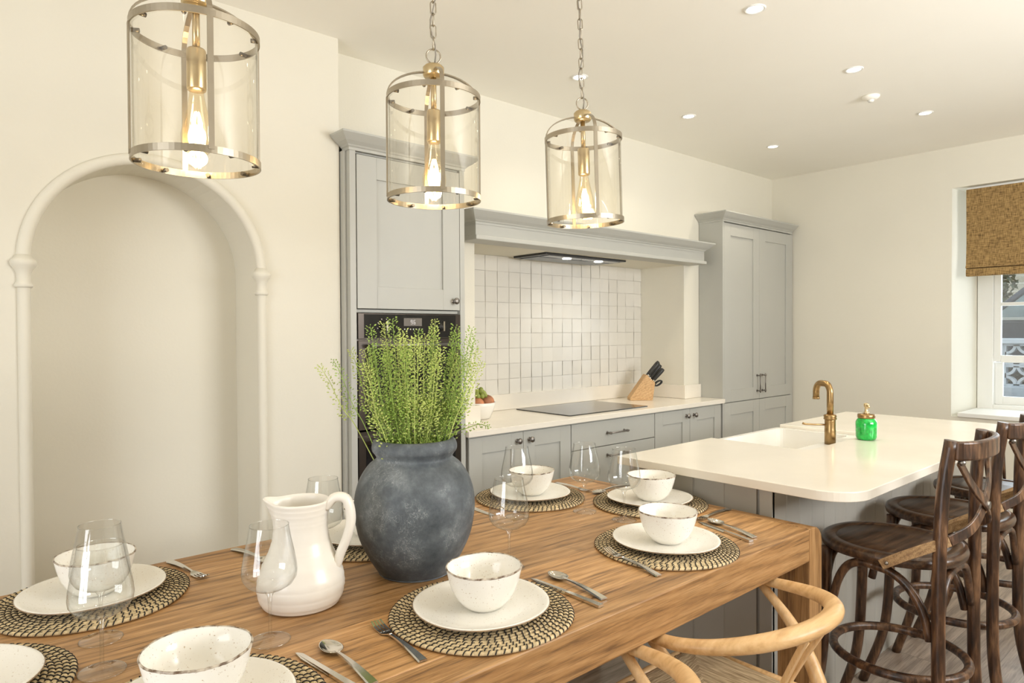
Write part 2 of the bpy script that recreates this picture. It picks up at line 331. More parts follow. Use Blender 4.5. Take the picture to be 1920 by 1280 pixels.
# arch moulding: a half-round bead with capitals
g = G(); rr = 0.019
zc_ = YW-0.002
path = [(AX0-0.012, zc_, 0.0), (AX0-0.012, zc_, ASP-0.06)]
g.tube(path, rr, 14, caps=False)
path = [(AX1+0.012, zc_, 0.0), (AX1+0.012, zc_, ASP-0.06)]
g.tube(path, rr, 14, caps=False)
g.tube([(ACX+(AR+0.012)*cos(pi-pi*i/48), zc_, ASP+(AR+0.012)*sin(pi-pi*i/48)) for i in range(49)], 0.021, 14, caps=False)
for cx in (AX0-0.012, AX1+0.012):
    g.lathe([(0,-0.09),(0.024,-0.09),(0.028,-0.083),(0.024,-0.076),(0.020,-0.068),(0.021,-0.042),(0.027,-0.028),(0.036,-0.016),(0.038,-0.006),(0.036,0.002),(0.030,0.006),(0.022,0.02),(0,0.02)], 24, (cx, zc_, ASP))
struct('trim_1', g, WHITE)
bpy.data.objects['trim_1'].data.materials[0] = WALL
# skirting boards
g = G(); g.box(XF, AX0-0.05, YW-0.018, YW, 0, 0.12); g.box(AX1+0.05, 1.41, YW-0.018, YW, 0, 0.12)
struct('baseboard_left', g, WHITE, bevel=0.004)
struct('baseboard_back', G().box(XB-0.018, XB, YS, 2.69, 0, 0.12), WHITE, bevel=0.004)

# ------------------------------------------------------------------ window, blind, outside
XW = XB+0.46; WY0_, WY1_ = WY0, WY1; WY0, WY1 = WY0+.042, WY1-.042
w1 = thing('window_1', 'white painted sash window in the back wall', 'window', (0,0,0)); w1['kind'] = 'structure'
del w1['category'], w1['label']
g = G(); g.box(XW, XW+0.08, WY1-0.10, WY1, WZ0, WZ1); g.box(XW, XW+0.08, WY0, WY0+0.10, WZ0, WZ1); g.box(XW, XW+0.08, WY0+.1, WY1-.1, WZ1-0.08, WZ1); g.box(XW, XW+0.08, WY0+.1, WY1-.1, WZ0, WZ0+0.06)
obj('window_frame', g, WHITE, w1, bevel=0.004)
g = G(); y0, y1 = WY0+0.10, WY1-0.10
g.box(XW+.02, XW+.055, y1-0.045, y1, 1.16, WZ1-.08); g.box(XW+.02, XW+.055, y0, y0+.045, 1.16, WZ1-.08); g.box(XW+.02, XW+.055, y0+.045, y1-.045, 1.155, 1.208); g.box(XW+.02, XW+.055, y0+.045, y1-.045, WZ1-.13, WZ1-.08)
g.box(XW+.02, XW+.055, y0+.045, y1-.045, 1.575, 1.60)
obj('upper_sash', g, WHITE, w1, bevel=0.003)
g = G(); g.box(XW+.056, XW+.085, y1-0.05, y1, WZ0+.06, 1.155); g.box(XW+.056, XW+.085, y0, y0+.05, WZ0+.06, 1.155); g.box(XW+.056, XW+.085, y0+.05, y1-.05, WZ0+.06, WZ0+.12)
obj('lower_sash', g, WHITE, w1, bevel=0.003)
obj('pane', G().box(XW+.036, XW+.039, y0+.045, y1-.045, 1.208, WZ1-.13), PANE, w1)
obj('pane', G().box(XW+.07, XW+.073, y0+.05, y1-.05, WZ0+.12, 1.155), PANE, w1)
struct('trim_2', G().box(XB-0.015, XW, WY0, WY1, WZ0-0.0, WZ0+0.03), WHITE, bevel=0.004)
WY0, WY1 = WY0_, WY1_
HESS = mat('hessian_fabric', (0.30, 0.185, 0.07), 0.95)
m, nt, N, L, b = nm('hessian_weave'); b.inputs['Roughness'].default_value = 0.95
tc = N.new('ShaderNodeTexCoord'); cols = []
for sc_ in ((60, 25, 260), (60, 260, 25)):
    mp = N.new('ShaderNodeMapping'); mp.inputs['Scale'].default_value = sc_; t = N.new('ShaderNodeTexNoise'); t.inputs['Scale'].default_value = 1; t.inputs['Detail'].default_value = 3
    L.new(tc.outputs['Object'], mp.inputs[0]); L.new(mp.outputs[0], t.inputs['Vector']); cols.append(t)
a_ = N.new('ShaderNodeMath'); a_.operation = 'ADD'; L.new(cols[0].outputs[0], a_.inputs[0]); L.new(cols[1].outputs[0], a_.inputs[1])
r = N.new('ShaderNodeValToRGB'); r.color_ramp.elements[0].position = 0.35; r.color_ramp.elements[0].color = (0.085,0.047,0.015,1); r.color_ramp.elements[1].position = 0.62; r.color_ramp.elements[1].color = (0.44,0.285,0.11,1)
h_ = N.new('ShaderNodeMath'); h_.operation = 'MULTIPLY'; h_.inputs[1].default_value = 0.5; L.new(a_.outputs[0], h_.inputs[0]); L.new(h_.outputs[0], r.inputs[0]); L.new(r.outputs[0], b.inputs['Base Color'])
HESS = m
bl = thing('roman_blind', 'brown hessian roman blind hanging half down in the window recess', 'blind', (0,0,0))
g = G(); prof = [(XB+0.035, 2.39), (XB+0.040, 2.2), (XB+0.045, 2.0), (XB+0.035, 1.86), (XB+0.02, 1.835), (XB+0.045, 1.832), (XB+0.045, 1.826), (XB+0.055,1.826),(XB+0.055,1.87),(XB+0.06,2.0),(XB+0.055,2.2),(XB+0.05,2.39)]
g.prism(prof, WY0+0.06, WY1-0.078, lambda x, y, z: (x, z, y)); obj('fabric', g, HESS, bl)
g = G(); g.box(XB+0.012, XB+0.05, WY0+0.06, WY1-0.082, 1.775, 1.828); obj('hem_fold', g, HESS, bl, bevel=0.006)
g = G(); g.box(XB+0.05, XB+0.08, WY0+0.06, WY1-0.08, 2.35, 2.405); obj('headrail', g, WHITE, bl)
# outside
GROUND = mat('garden_soil', (0.045, 0.042, 0.036), 0.9, noise=0.6, nscale=14, bump=0.8, bscale=12)
struct('road', G().box(9.3, 16.9, -12, 14, -0.30, 0.42), mat('road_tarmac', (0.16,0.16,0.16), 0.9, noise=0.15))
struct('ground', G().box(6.2, 30, -12, 14, -0.35, -0.30), mat('tarmac', (0.12,0.12,0.12), 0.9, noise=0.2))
ROUGH = mat('rubble_stone', (0.09, 0.085, 0.08), 0.9, noise=0.75, nscale=16, bump=1.0, bscale=22)
CONC = mat('white_block_paint', (0.62, 0.66, 0.70), 0.8, noise=0.12, nscale=10, bump=0.2, bscale=40)
XG = 8.6
tag(obj('rockery', G().box(XG-0.75, XG-0.02, -1.5, 3.2, -0.30, 0.60), ROUGH, subsurf=0), 'dark rubble rockery bank beneath the white garden wall', 'rockery')
wallg = thing('garden_wall', 'white painted screen block garden wall outside the window', 'garden wall', (0,0,0))
obj('footing', G().box(XG, XG+0.15, -1.5, 3.2, -0.30, 0.80), CONC, wallg, bevel=0.01)
obj('coping', G().box(XG-0.03, XG+0.18, -1.5, 3.2, 1.25, 1.305), CONC, wallg, bevel=0.008)
def screen_block(y, z, s=0.222):
    g = G(); x0, x1 = XG+0.03, XG+0.12
    g.box(x0, x1, y, y+.022, z, z+s); g.box(x0, x1, y+s-.022, y+s, z, z+s); g.box(x0, x1, y+.022, y+s-.022, z, z+.022); g.box(x0, x1, y+.022, y+s-.022, z+s-.022, z+s)
    for cy, cz, a0 in ((y+.01, z+.01, 0), (y+s-.01, z+.01, 90), (y+s-.01, z+s-.01, 180), (y+.01, z+s-.01, 270)):
        g.strip(arc(((x0+x1)/2, cy, cz), s*0.40, a0, a0+90, 10, (0,1,0), (0,0,1)), (1,0,0), x1-x0, 0.026)
    return g
for k in range(12):
    for j in range(2):
        obj('screen_block', screen_block(0.35+k*0.224, 0.802+j*0.224), CONC, wallg)
STONE = None
m, nt, N, L, b = nm('cream_stone_wall'); tc = N.new('ShaderNodeTexCoord'); mp = N.new('ShaderNodeMapping'); mp.inputs['Rotation'].default_value = (radians(90),0,radians(90))
br = N.new('ShaderNodeTexBrick'); br.inputs['Color1'].default_value = (0.62,0.56,0.42,1); br.inputs['Color2'].default_value = (0.50,0.45,0.34,1); br.inputs['Mortar'].default_value = (0.70,0.66,0.55,1); br.inputs['Scale'].default_value = 3.2; br.inputs['Mortar Size'].default_value = 0.03
L.new(tc.outputs['Object'], mp.inputs[0]); L.new(mp.outputs[0], br.inputs[0]); L.new(br.outputs[0], b.inputs['Base Color']); b.inputs['Roughness'].default_value = 0.9
tag(obj('stone_building', G().box(17, 18, -8, 12, -0.3, 7), m), 'cream coursed stone building across the road outside', 'building')
# shrub
g = G()
for i in range(420):
    a, t, rr_ = random.random()*2*pi, random.random(), random.random()
    c = Vector((12.8+0.30*rr_*cos(a), 2.86+0.24*rr_*sin(a)*(1-0.3*t), 1.55+0.85*t)); n = Vector((random.gauss(0,1),random.gauss(0,1),random.gauss(0,1))).normalized()
    q = n.orthogonal().normalized(); p = n.cross(q); s_ = 0.055
    g.add([c-q*s_, c-p*s_*.5, c+q*s_, c+p*s_*.5], [(0,1,2,3)])
sh = thing('tree', 'small dark green tree in front of the stone building', 'tree', (0,0,0))
obj('foliage', g, mat('dark_leaf', (0.07,0.09,0.05), 0.7, noise=0.4, nscale=8), sh)
obj('trunk', G().tube([(12.8,2.86,0.42),(12.8,2.85,1.0),(12.82,2.86,1.9)], [.09,.07,.03], 10), mat('bark', (0.10,0.075,0.05), 0.9, noise=0.4, nscale=20), sh)
# parked car
NAVY = mat('navy_car_paint', (0.022, 0.032, 0.055), 0.18, noise=0.1, coat=0.6)
car = thing('car', 'dark blue parked car beyond the white screen block wall', 'car', (10.6, 0.60, 0.42))
prof = [(-2.1,0.35),(-2.1,0.9),(-1.95,1.02),(-1.2,1.10),(-0.55,1.12),(1.55,1.12),(2.0,1.05),(2.1,0.7),(2.08,0.35)]
g = G(); g.prism(prof, -0.85, 0.85, lambda x, y, z: (z, x, y)); obj('body', g, NAVY, car, bevel=0.06, seg=3)
g = G(); g.add([(-.78,-1.2,1.10),(.78,-1.2,1.10),(.78,1.75,1.10),(-.78,1.75,1.10),(-.62,-.35,1.62),(.62,-.35,1.62),(.62,1.2,1.62),(-.62,1.2,1.62)], [(0,3,2,1),(0,1,5,4),(1,2,6,5),(2,3,7,6),(3,0,4,7),(4,5,6,7)])
obj('windows', g, mat('car_window_glass', (0.20,0.26,0.26), 0.05, noise=0.4, nscale=3), car)
g = G(); g.box(-.66,.66,-.4,1.25,1.60,1.66); g.strip([(-.78,-1.2,1.12),(-.62,-.35,1.63)], (0,1,1), .06,.05); g.strip([(-.78,1.75,1.12),(-.62,1.2,1.63)], (0,1,1), .07,.05); g.strip([(-.8,.4,1.12),(-.63,.4,1.63)], (0,1,0), .08,.04); obj('roof', g, NAVY, car, bevel=0.02)
g = G(); g.box(-.87,-.85,-1.2,1.8,1.09,1.125); obj('trim_strip', g, mat('chrome', (0.75,0.78,0.8), 0.15, 1.0, noise=0.02), car)
for yy in (-1.35, 1.35):
    for xx in (-.80,.80): obj('wheel', G().lathe([(0,-.1),(.2,-.1),(.31,-.09),(.33,-.03),(.33,.03),(.31,.09),(.2,.1),(0,.1)], 24).xf(Matrix.Translation((xx,yy,.33)) @ Matrix.Rotation(pi/2,4,'Y')), mat('tyre', (0.02,0.02,0.02), .8, noise=0.2), car)

# ------------------------------------------------------------------ ceiling fittings
LX, LYs = (2.556, 3.521, 4.55), (1.405, 2.366)
dn = ['nearest the third pendant', 'second along', 'furthest along']
for j, ly in enumerate(LYs):
    for i, lx in enumerate(LX):
        where = [['nearest the camera, large and topmost', 'between the topmost one and the window wall', 'over the island, nearest the blind'],
                 ['showing behind the third pendant chain', 'above the hob wall, middle of its row', 'nearest the far ceiling corner']][j][i]
        t = thing('ceiling_downlight', 'round recessed ceiling downlight '+where, 'ceiling light', (lx, ly, ZC), 0, 'recessed downlights')
        obj('rim', G().lathe([(0.030,-0.0005),(0.036,-0.006),(0.041,-0.005),(0.043,-0.0005)], 32), WHITE, t)
        obj('lens', G().lathe([(0,-0.002),(0.031,-0.002)], 32), LED, t)
        light('downlight_lamp', 'SPOT', (lx, ly, ZC-0.012), 15, (1.0, 0.90, 0.73), spot_size=radians(130), spot_blend=1.0, shadow_soft_size=0.03)
for lx, ly in ((2.556,0.1),(3.52,0.1),(4.55,0.1),(1.0,0.1),(-0.6,0.1)):
    light('downlight_lamp', 'SPOT', (lx, ly, ZC-0.012), 11, (1.0, 0.90, 0.73), spot_size=radians(140), spot_blend=1.0, shadow_soft_size=0.03)
t = thing('smoke_detector', 'small white round smoke detector on the ceiling', 'smoke detector', (3.994, 1.504, ZC))
obj('housing', G().lathe([(0,-0.022),(0.02,-0.022),(0.034,-0.018),(0.044,-0.008),(0.045,-0.0005),(0,-0.0005)], 32), CEIL, t)
obj('sensor', G().lathe([(0,-0.034),(0.014,-0.033),(0.018,-0.022),(0,-0.0225)], 24), WHITE, t)

# ------------------------------------------------------------------ pendants
PR, PZ0, PZ1 = 0.120, 1.748, 2.020
def make_pendant(loc, rz, tilt, label, first):
    t = thing('pendant_lantern', label, 'pendant light', loc, rz, 'glass lantern pendants'); t.rotation_euler = (tilt[0], tilt[1], rz)
    z0, z1 = PZ0-ZC, PZ1-ZC            # local z below ceiling
    def ring(zc, h=0.014):
        return G().lathe([(PR+0.0005,zc-h/2),(PR+0.0035,zc-h/2),(PR+0.0035,zc+h/2),(PR+0.0005,zc+h/2),(PR+0.0005,zc-h/2)], 72, smooth=False)
    g = G().lathe([(PR-0.001,z0),(PR-0.001,z1)], 64); obj('glass_shade', g, LGLASS, t)
    for zc_, nme_ in ((z0+0.006,'lower_ring'),(z1-0.004,'upper_ring')):
        o = obj(nme_, ring(zc_), NICKEL, t)
    stm = mat('stud', (0.16,0.14,0.11), 0.4, 1.0, noise=0.1) if first else bpy.data.materials['stud']
    st0 = G().tube([(PR-0.014,0,0),(PR+0.002,0,0)], 0.0045, 10); so = None
    for k in range(8):
        for zz in (z0+0.004, z1-0.006):
            if so is None: so = obj('screw_stud', st0, stm, t); q_ = so
            else: q_ = so.copy(); COL.objects.link(q_)
            q_.location = (0,0,zz); q_.rotation_euler = (0,0,radians(22.5+45*k))
    # yoke: flat strap rising over the top in an arch, two rods down to the lower ring
    for s_, nme_ in ((1,'side_rod'),(-1,'side_rod')):
        top = z1+0.070
        pth = [(0, s_*(PR+0.003), z0+0.006)]+[(0, s_*(PR+0.003), z1-0.01)]
        obj(nme_, G().strip(pth, (1,0,0), 0.011, 0.004), NICKEL, t)
        obj(nme_, G().strip([(p[1], 0, p[2]) for p in pth], (0,1,0), 0.011, 0.004), NICKEL, t)
    g = G().strip([Vector((0.0,(PR+0.002)*cos(radians(a)), z1-0.002+0.068*sin(radians(a)))) for a in range(0,181,9)], (1,0,0), 0.010, 0.003)
    obj('arch_strap', g, NICKEL, t)
    obj('arch_strap', G().strip([Vector(((PR+0.002)*cos(radians(a)), 0.0, z1-0.002+0.068*sin(radians(a)))) for a in range(0,181,9)], (0,1,0), 0.010, 0.003), NICKEL, t)
    obj('cap', G().lathe([(0,z1+0.052),(0.024,z1+0.052),(0.028,z1+0.058),(0.028,z1+0.078),(0.022,z1+0.084),(0.008,z1+0.090),(0,z1+0.090)], 32), BRASS, t)
    obj('ring_hook', G().tube(arc((0,0,z1+0.108), 0.019, 0, 360, 24, (1,0,0), (0,0,1))[:-1], 0.0022, 8, closed=True), NICKEL, t)
    obj('stem_tube', G().tube([(0,0,z1+0.053),(0,0,z1-0.034)], 0.0075, 14), BRASS, t)
    obj('lamp_holder', G().lathe([(0,z1-0.034),(0.017,z1-0.034),(0.019,z1-0.038),(0.019,z1-0.115),(0.0175,z1-0.119),(0,z1-0.119)], 32), BRASS, t)
    bb_ = z1-0.118
    bp = [(0.0135,bb_),(0.0145,bb_-0.012),(0.019,bb_-0.035),(0.026,bb_-0.065),(0.0315,bb_-0.092),(0.031,bb_-0.110),(0.023,bb_-0.128),(0.010,bb_-0.138),(0,bb_-0.140)]
    bo = obj('bulb', G().lathe(bp, 32), BULBG, t)
    g = G()
    for k in range(6):
        a = 2*pi*k/6; g.tube([(0.004*cos(a),0.004*sin(a),bb_-0.045),(0.010*cos(a),0.010*sin(a),bb_-0.068),(0.006*cos(a),0.006*sin(a),bb_-0.108)], 0.0011, 5)
    obj('filament', g, FIL, bo)
    # chain and cable
    g = G(); zz = z1+0.125; k = 0
    while zz < -0.03:
        ax = (1,0,0) if k % 2 else (0,1,0)
        pts = [Vector(ax)*0.0075*cos(a)+Vector((0,0,zz+0.017+(0.010 if sin(a) > 0 else -0.010)+0.0075*sin(a))) for a in [2*pi*i/14 for i in range(14)]]
        g.tube(pts, 0.0016, 6, closed=True); zz += 0.031; k += 1
    obj('chain', g, NICKEL, t)
    obj('cable', G().tube([(0.004*sin(i*1.1)+0.004*cos(i*.7), 0.005*cos(i*1.3), z1+0.09+(-0.03-(z1+0.09))*i/24) for i in range(25)], 0.0022, 6), mat('flex', (0.30,0.27,0.22), .5, noise=.1) if first else bpy.data.materials['flex'], t)
    obj('ceiling_rose', G().lathe([(0,-0.03),(0.02,-0.03),(0.045,-0.022),(0.05,-0.0005),(0,-0.0005)], 32), BRASS, t)
    light('pendant_lamp', 'POINT', (loc[0], loc[1], loc[2]+bb_-0.085), 2.3, (1.0, 0.83, 0.58), shadow_soft_size=0.02)
make_pendant((0.440, 1.48, ZC), radians(-5), (0,0), 'clear glass lantern pendant nearest the camera in front of the arched alcove', True)
make_pendant((1.033, 1.48, ZC), radians(-25), (0,0), 'clear glass lantern pendant hanging in the middle over the vase', False)
make_pendant((1.590, 1.48, ZC), radians(-30), (radians(0.6),radians(-1.6)), 'clear glass lantern pendant furthest away, hanging before the cooker mantel', False)

# ------------------------------------------------------------------ kitchen units
YF = 2.697
def door_g(x0, x1, z0, z1, y=YF, st=0.085, t=0.02, rail=None):
    rail = rail or st
    g = G(); g.box(x0, x1, y+0.009, y+t, z0, z1)
    g.box(x0, x0+st, y, y+0.009, z0, z1); g.box(x1-st, x1, y, y+0.009, z0, z1)
    g.box(x0+st, x1-st, y, y+0.009, z0, z0+rail); g.box(x0+st, x1-st, y, y+0.009, z1-rail, z1)
    return g
def knob(x, z, par, y=YF):
    g = G().lathe([(0.012,0),(0.008,0.003),(0.006,0.012),(0.009,0.017),(0.016,0.021),(0.0165,0.026),(0.013,0.031),(0.006,0.034),(0,0.034)], 20)
    g.xf(Matrix.Translation((x, y, z)) @ Matrix.Rotation(pi/2, 4, 'X')); return obj('knob', g, PEWTER, par)
def bar(p0, p1, par, y=YF, st=0.03):
    g = G(); P0, P1 = Vector((p0[0], y-st, p0[1])), Vector((p1[0], y-st, p1[1])); d = (P1-P0).normalized()
    g.tube([P0-d*0.015, P1+d*0.015], 0.0045, 10)
    for P in (P0, P1):
        g.tube([P, P+Vector((0,st,0))], 0.0045, 10); g.tube([P+Vector((0,-.006,0)), P+Vector((0,.006,0))], 0.008, 12)
        g.tube([P+Vector((0,st-0.004,0)), P+Vector((0,st,0))], 0.009, 12)
    return obj('handle', g, PEWTER, par)
def crown(x0, x1, yf, yb, z0, left=True, right=True, s=1.0, ybl=None):
    ybl = ybl or yb
    prof = [(0.0,0.0),(0.0,0.012),(0.006,0.016),(0.010,0.022),(0.028,0.034),(0.048,0.052),(0.056,0.060),(0.056,0.068)]
    prof = [(a*s, b*s) for a, b in prof]
    pts = []
    g = G(); n = len(prof); cols = []
    if left: cols.append([(x0-o, ybl, z0+h) for o, h in prof])
    cols.append([(x0-(o if left else 0), yf-o, z0+h) for o, h in prof])
    cols.append([(x1+(o if right else 0), yf-o, z0+h) for o, h in prof])
    if right: cols.append([(x1+o, yb, z0+h) for o, h in prof])
    vs = [p for c in cols for p in c]; fs = []
    for i in range(len(cols)-1):
        for j in range(n-1): fs.append((i*n+j, (i+1)*n+j, (i+1)*n+j+1, i*n+j+1))
    g.add(vs, fs); e = prof[-1][0]; h = prof[-1][1]
    g.add([(x0-(e if left else 0), yf-e, z0+h), (x1+(e if right else 0), yf-e, z0+h), (x1+(e if right else 0), yb, z0+h), (x0, yb, z0+h), (x0, ybl, z0+h), (x0-(e if left else 0), ybl, z0+h)], [(0,1,2,3,4,5)])
    g.add([(x0,yf,z0),(x1,yf,z0),(x1,yb,z0),(x0,yb,z0)], [(0,3,2,1)])
    return g
# oven housing
oh = thing('oven_housing_cabinet', 'tall pale grey cabinet housing the black ovens, left of the hob', 'cabinet', (0,0,0))
g = G(); g.box(1.432, 1.462, YF, YR-.003, 0.10, 2.205); g.box(2.035, 2.064, YF, YR-.003, 0.10, 2.205); g.box(1.462, 2.035, YF+.02, YR-.003, 2.197, 2.205); g.box(1.462, 2.035, YR-.02, YR-.003, .10, 2.197); g.box(1.462, 2.035, YF+.02, YR-.02, 1.49, 1.505); g.box(1.462, 2.035, YF+.02, YR-.02, .10, .12)
g.box(1.42, 1.432, YF+0.03, YR-.003, 0.0, 2.205); g.box(1.432, 2.064, YF+0.06, YR-.003, 0.0, 0.10)
obj('carcass', g, CAB, oh, bevel=0.0015)
d = obj('door', door_g(1.467, 2.032, 1.508, 2.190, st=0.10), CAB, oh, bevel=0.0012); knob(1.995, 1.553, d)
d = obj('door', door_g(1.467, 2.032, 0.12, 0.515, st=0.09), CAB, oh, bevel=0.0012); knob(1.995, .47, d)
obj('crown_molding', crown(1.428, 2.066, YF-0.004, YR-.003, 2.203, True, True, ybl=2.757), CAB, oh)
for (z0, z1, lab, up) in ((0.96, 1.487, 'black built-in upper oven with control panel and handle rail behind the vase greenery', True), (0.525, 0.952, 'black built-in lower oven with handle, mostly hidden behind the grey vase', False)):
    ov = thing('oven', lab, 'oven', (0,0,0))
    x0, x1 = 1.466, 2.031
    obj('chassis', G().box(x0, x1, YF+0.02, YR-0.03, z0+.004, z1), BLKSTEEL, ov)
    pz = z1-0.115 if up else z1-0.012
    obj('oven_door', G().box(x0, x1, YF-0.004, YF+0.02, z0+.004, pz-0.008), BLKSTEEL, ov, bevel=0.002)
    obj('door_glass', G().box(x0+0.035, x1-0.035, YF-0.006, YF-0.003, z0+0.02, pz-0.045), BLKGLASS, ov)
    hz = pz-0.030
    g = G(); g.tube([(x0+0.04, YF-0.045, hz), (x1-0.04, YF-0.045, hz)], 0.009, 14)
    for xx in (x0+0.07, x1-0.07): g.tube([(xx, YF-0.045, hz), (xx, YF-0.004, hz)], 0.007, 10)
    obj('handle', g, mat('handle_grey', (0.25,0.24,0.23), .3, .9, noise=.05) if up else bpy.data.materials['handle_grey'], ov)
    if up:
        cp = obj('control_panel', G().box(x0, x1, YF-0.004, YF+0.02, pz, z1), BLKSTEEL, ov, bevel=0.001)
        obj('panel_glass', G().box(x0+0.03, x1-0.03, YF-0.006, YF-0.003, pz+0.004, z1-0.004), BLKGLASS, cp)
        obj('display', G().box(x0+0.235, x0+0.335, YF-0.0075, YF-0.006, pz+0.058, pz+0.095), mat('display_grey', (0.16,0.145,0.13), 0.2, noise=0.05), cp)
        for kx in (x0+0.13, x1-0.12):
            obj('control_knob', G().lathe([(0,0),(0.020,0),(0.019,0.018),(0,0.020)], 24).xf(Matrix.Translation((kx, YF-0.006, pz+0.055)) @ Matrix.Rotation(pi/2, 4, 'X')), BLACK, cp)
            obj('knob_bar', G().box(kx-0.004, kx+0.004, YF-0.036, YF-0.024, pz+0.034, pz+0.080), STEEL, cp)
        g = G()
        for k in range(7): g.box(x0+0.237+k*0.016, x0+0.242+k*0.016, YF-0.0068, YF-0.006, pz+0.040, pz+0.046)
        for k in range(8):
            a = radians(-150+k*43); g.box(x0+0.13+0.034*sin(a)-.002, x0+0.13+0.034*sin(a)+.002, YF-0.0068, YF-0.006, pz+0.057+0.034*cos(a)-.002, pz+0.057+0.034*cos(a)+.002)
        obj('panel_marking', g, mat('marking', (0.6,0.58,0.52), .5, noise=.02), cp)
        seg = {'9':'abcdfg','6':'acdefg'}; dg = G(); H_ = 0.010; W_ = 0.010; T2 = 0.0018
        for q_, chh in enumerate('96'):
            X_ = x0+0.272+q_*0.016; Z_ = pz+0.066
            bars = {'a':(0,W_,2*H_-T2,2*H_),'g':(0,W_,H_-T2/2,H_+T2/2),'d':(0,W_,0,T2),'f':(0,T2,H_,2*H_),'b':(W_-T2,W_,H_,2*H_),'e':(0,T2,0,H_),'c':(W_-T2,W_,0,H_)}
            for c_ in seg[chh]: a_, b2_, c2_, d2_ = bars[c_]; dg.box(X_+a_, X_+b2_, YF-0.0082, YF-0.0076, Z_+c2_, Z_+d2_)
        obj('clock_digits', dg, emit('digit_glow', (0.9,0.85,0.8), 0.9), cp)
# base units
def base_unit(x0, x1, label, kind):
    t = thing('base_cabinet', label, 'cabinet', (0,0,0))
    g = G(); g.box(x0, x1, YF+0.022, YR-.003, 0.14, 0.868); g.box(x0, x1, YF+0.06, YR-.003, 0, 0.14); g.box(x0, x1, YF+0.004, YF+0.022, 0.861, 0.868); obj('carcass', g, CAB, t)
    if kind == 'doors':
        m_ = (x0+x1)/2
        for a, b_, kx in ((x0+.002, m_-.0015, m_-0.045), (m_+.0015, x1-.002, m_+0.045)):
            d = obj('door', door_g(a, b_, 0.145, 0.860), CAB, t, bevel=0.0012); knob(kx, 0.815, d)
    else:
        for z0, z1 in ((0.708, 0.860), (0.430, 0.703), (0.145, 0.425)):
            d = obj('drawer', G().box(x0+.002, x1-.002, YF, YF+0.02, z0, z1), CAB, t, bevel=0.0012)
            bar(((x0+x1)/2-0.08, z1-0.055 if z1 < .8 else (z0+z1)/2), ((x0+x1)/2+0.08, z1-0.055 if z1 < .8 else (z0+z1)/2), d)
base_unit(2.083, 2.829, 'pale grey two-door base cabinet beside the ovens, left of the drawers', 'doors')
base_unit(2.831, 3.622, 'pale grey drawer base cabinet directly under the black hob', 'drawers')
base_unit(3.624, 4.420, 'pale grey two-door base cabinet right of the drawers, under the knife block', 'doors')
# tall larder
lt = thing('larder_cabinet', 'tall pale grey four-door larder cabinet with long bar handles in the corner', 'cabinet', (0,0,0))
g = G(); g.box(4.443, 4.463, YF, YR-.003, 0.10, 2.205); g.box(5.502, 5.545, YF+0.012, YR-.003, 0.0, 2.205); g.box(4.463, 5.502, YF+0.022, YR-.003, 0.10, 2.205); g.box(4.443, 5.502, YF+.06, YR-.003, 0, .10)
obj('carcass', g, CAB, lt, bevel=0.0012)
xm = 4.975
for a, b_, hx in ((4.464, xm-.0015, xm-0.04), (xm+.0015, 5.500, xm+0.04)):
    d = obj('door', door_g(a, b_, 0.868, 2.198, st=0.09), CAB, lt, bevel=0.0012); bar((hx, 0.93), (hx, 1.05), d)
    d = obj('door', door_g(a, b_, 0.115, 0.862, st=0.09), CAB, lt, bevel=0.0012)
obj('crown_molding', crown(4.440, 5.505, YF-0.004, YR-.003, 2.205, True, False), CAB, lt)
# mantel over the hob
mt = thing('cooker_mantel', 'pale grey mantel shelf over the hob alcove', 'mantel', (0,0,0))
MX0, MX1, MY = 2.185, 4.300, 2.76
obj('frieze', G().box(MX0, MX1, MY, YR-.002, 1.905, 1.965), CAB, mt, bevel=0.001)
obj('lower_molding', G().box(MX0-0.006, MX1+0.012, MY-0.014, YR-.002, 1.883, 1.906), CAB, mt, bevel=0.004)
obj('crown_molding', crown(MX0, MX1, MY, YR-.002, 1.963, True, True, 1.05), CAB, mt)
# tiles
m, nt, N, L, b = nm('glazed_handmade_tile'); b.inputs['Roughness'].default_value = 0.24
g = G(); random.seed(3); T_ = 0.0985
nx, nz = int((4.250-2.286)/T_)+1, 9
for i in range(nx):
    for j in range(nz):
        x0, z0 = 2.288+i*T_, 1.0+j*T_
        x1, z1 = min(x0+T_-0.0022, 4.248), min(z0+T_-0.0022, 1.884)
        if x1-x0 < 0.01: continue
        ty, tx = random.gauss(0, .0016), random.gauss(0, .0016); n = 4; vs = []
        for a in range(n+1):
            for c in range(n+1):
                u, v = a/n, c/n; e = min(u, 1-u, v, 1-v); yy = 3.2925-0.0004*min(1, e*8)+tx*(u-.5)+ty*(v-.5)+random.gauss(0, .00018)
                vs.append((x0+(x1-x0)*u, yy, z0+(z1-z0)*v))
        g.add(vs, [(a*(n+1)+c, (a+1)*(n+1)+c, (a+1)*(n+1)+c+1, a*(n+1)+c+1) for a in range(n) for c in range(n)], True)
tl = thing('tiled_splashback', 'glossy handmade square tiles, warm white, on the wall behind the hob', 'tiles', (0,0,0))
tc = N.new('ShaderNodeTexCoord'); sx = N.new('ShaderNodeVectorMath'); sx.operation = 'SNAP'; sx.inputs[1].default_value = (T_, 1, T_)
of = N.new('ShaderNodeVectorMath'); of.operation = 'ADD'; of.inputs[1].default_value = (-2.287, 0, -1.0); L.new(tc.outputs['Object'], of.inputs[0]); L.new(of.outputs[0], sx.inputs[0])
wn = N.new('ShaderNodeTexWhiteNoise'); L.new(sx.outputs[0], wn.inputs['Vector']); r = N.new('ShaderNodeValToRGB'); r.color_ramp.elements[0].color = (0.695,0.67,0.61,1); r.color_ramp.elements[1].color = (0.735,0.71,0.65,1)
L.new(wn.outputs['Value'], r.inputs[0]); L.new(r.outputs[0], b.inputs['Base Color'])
obj('tiles', g, m, tl)
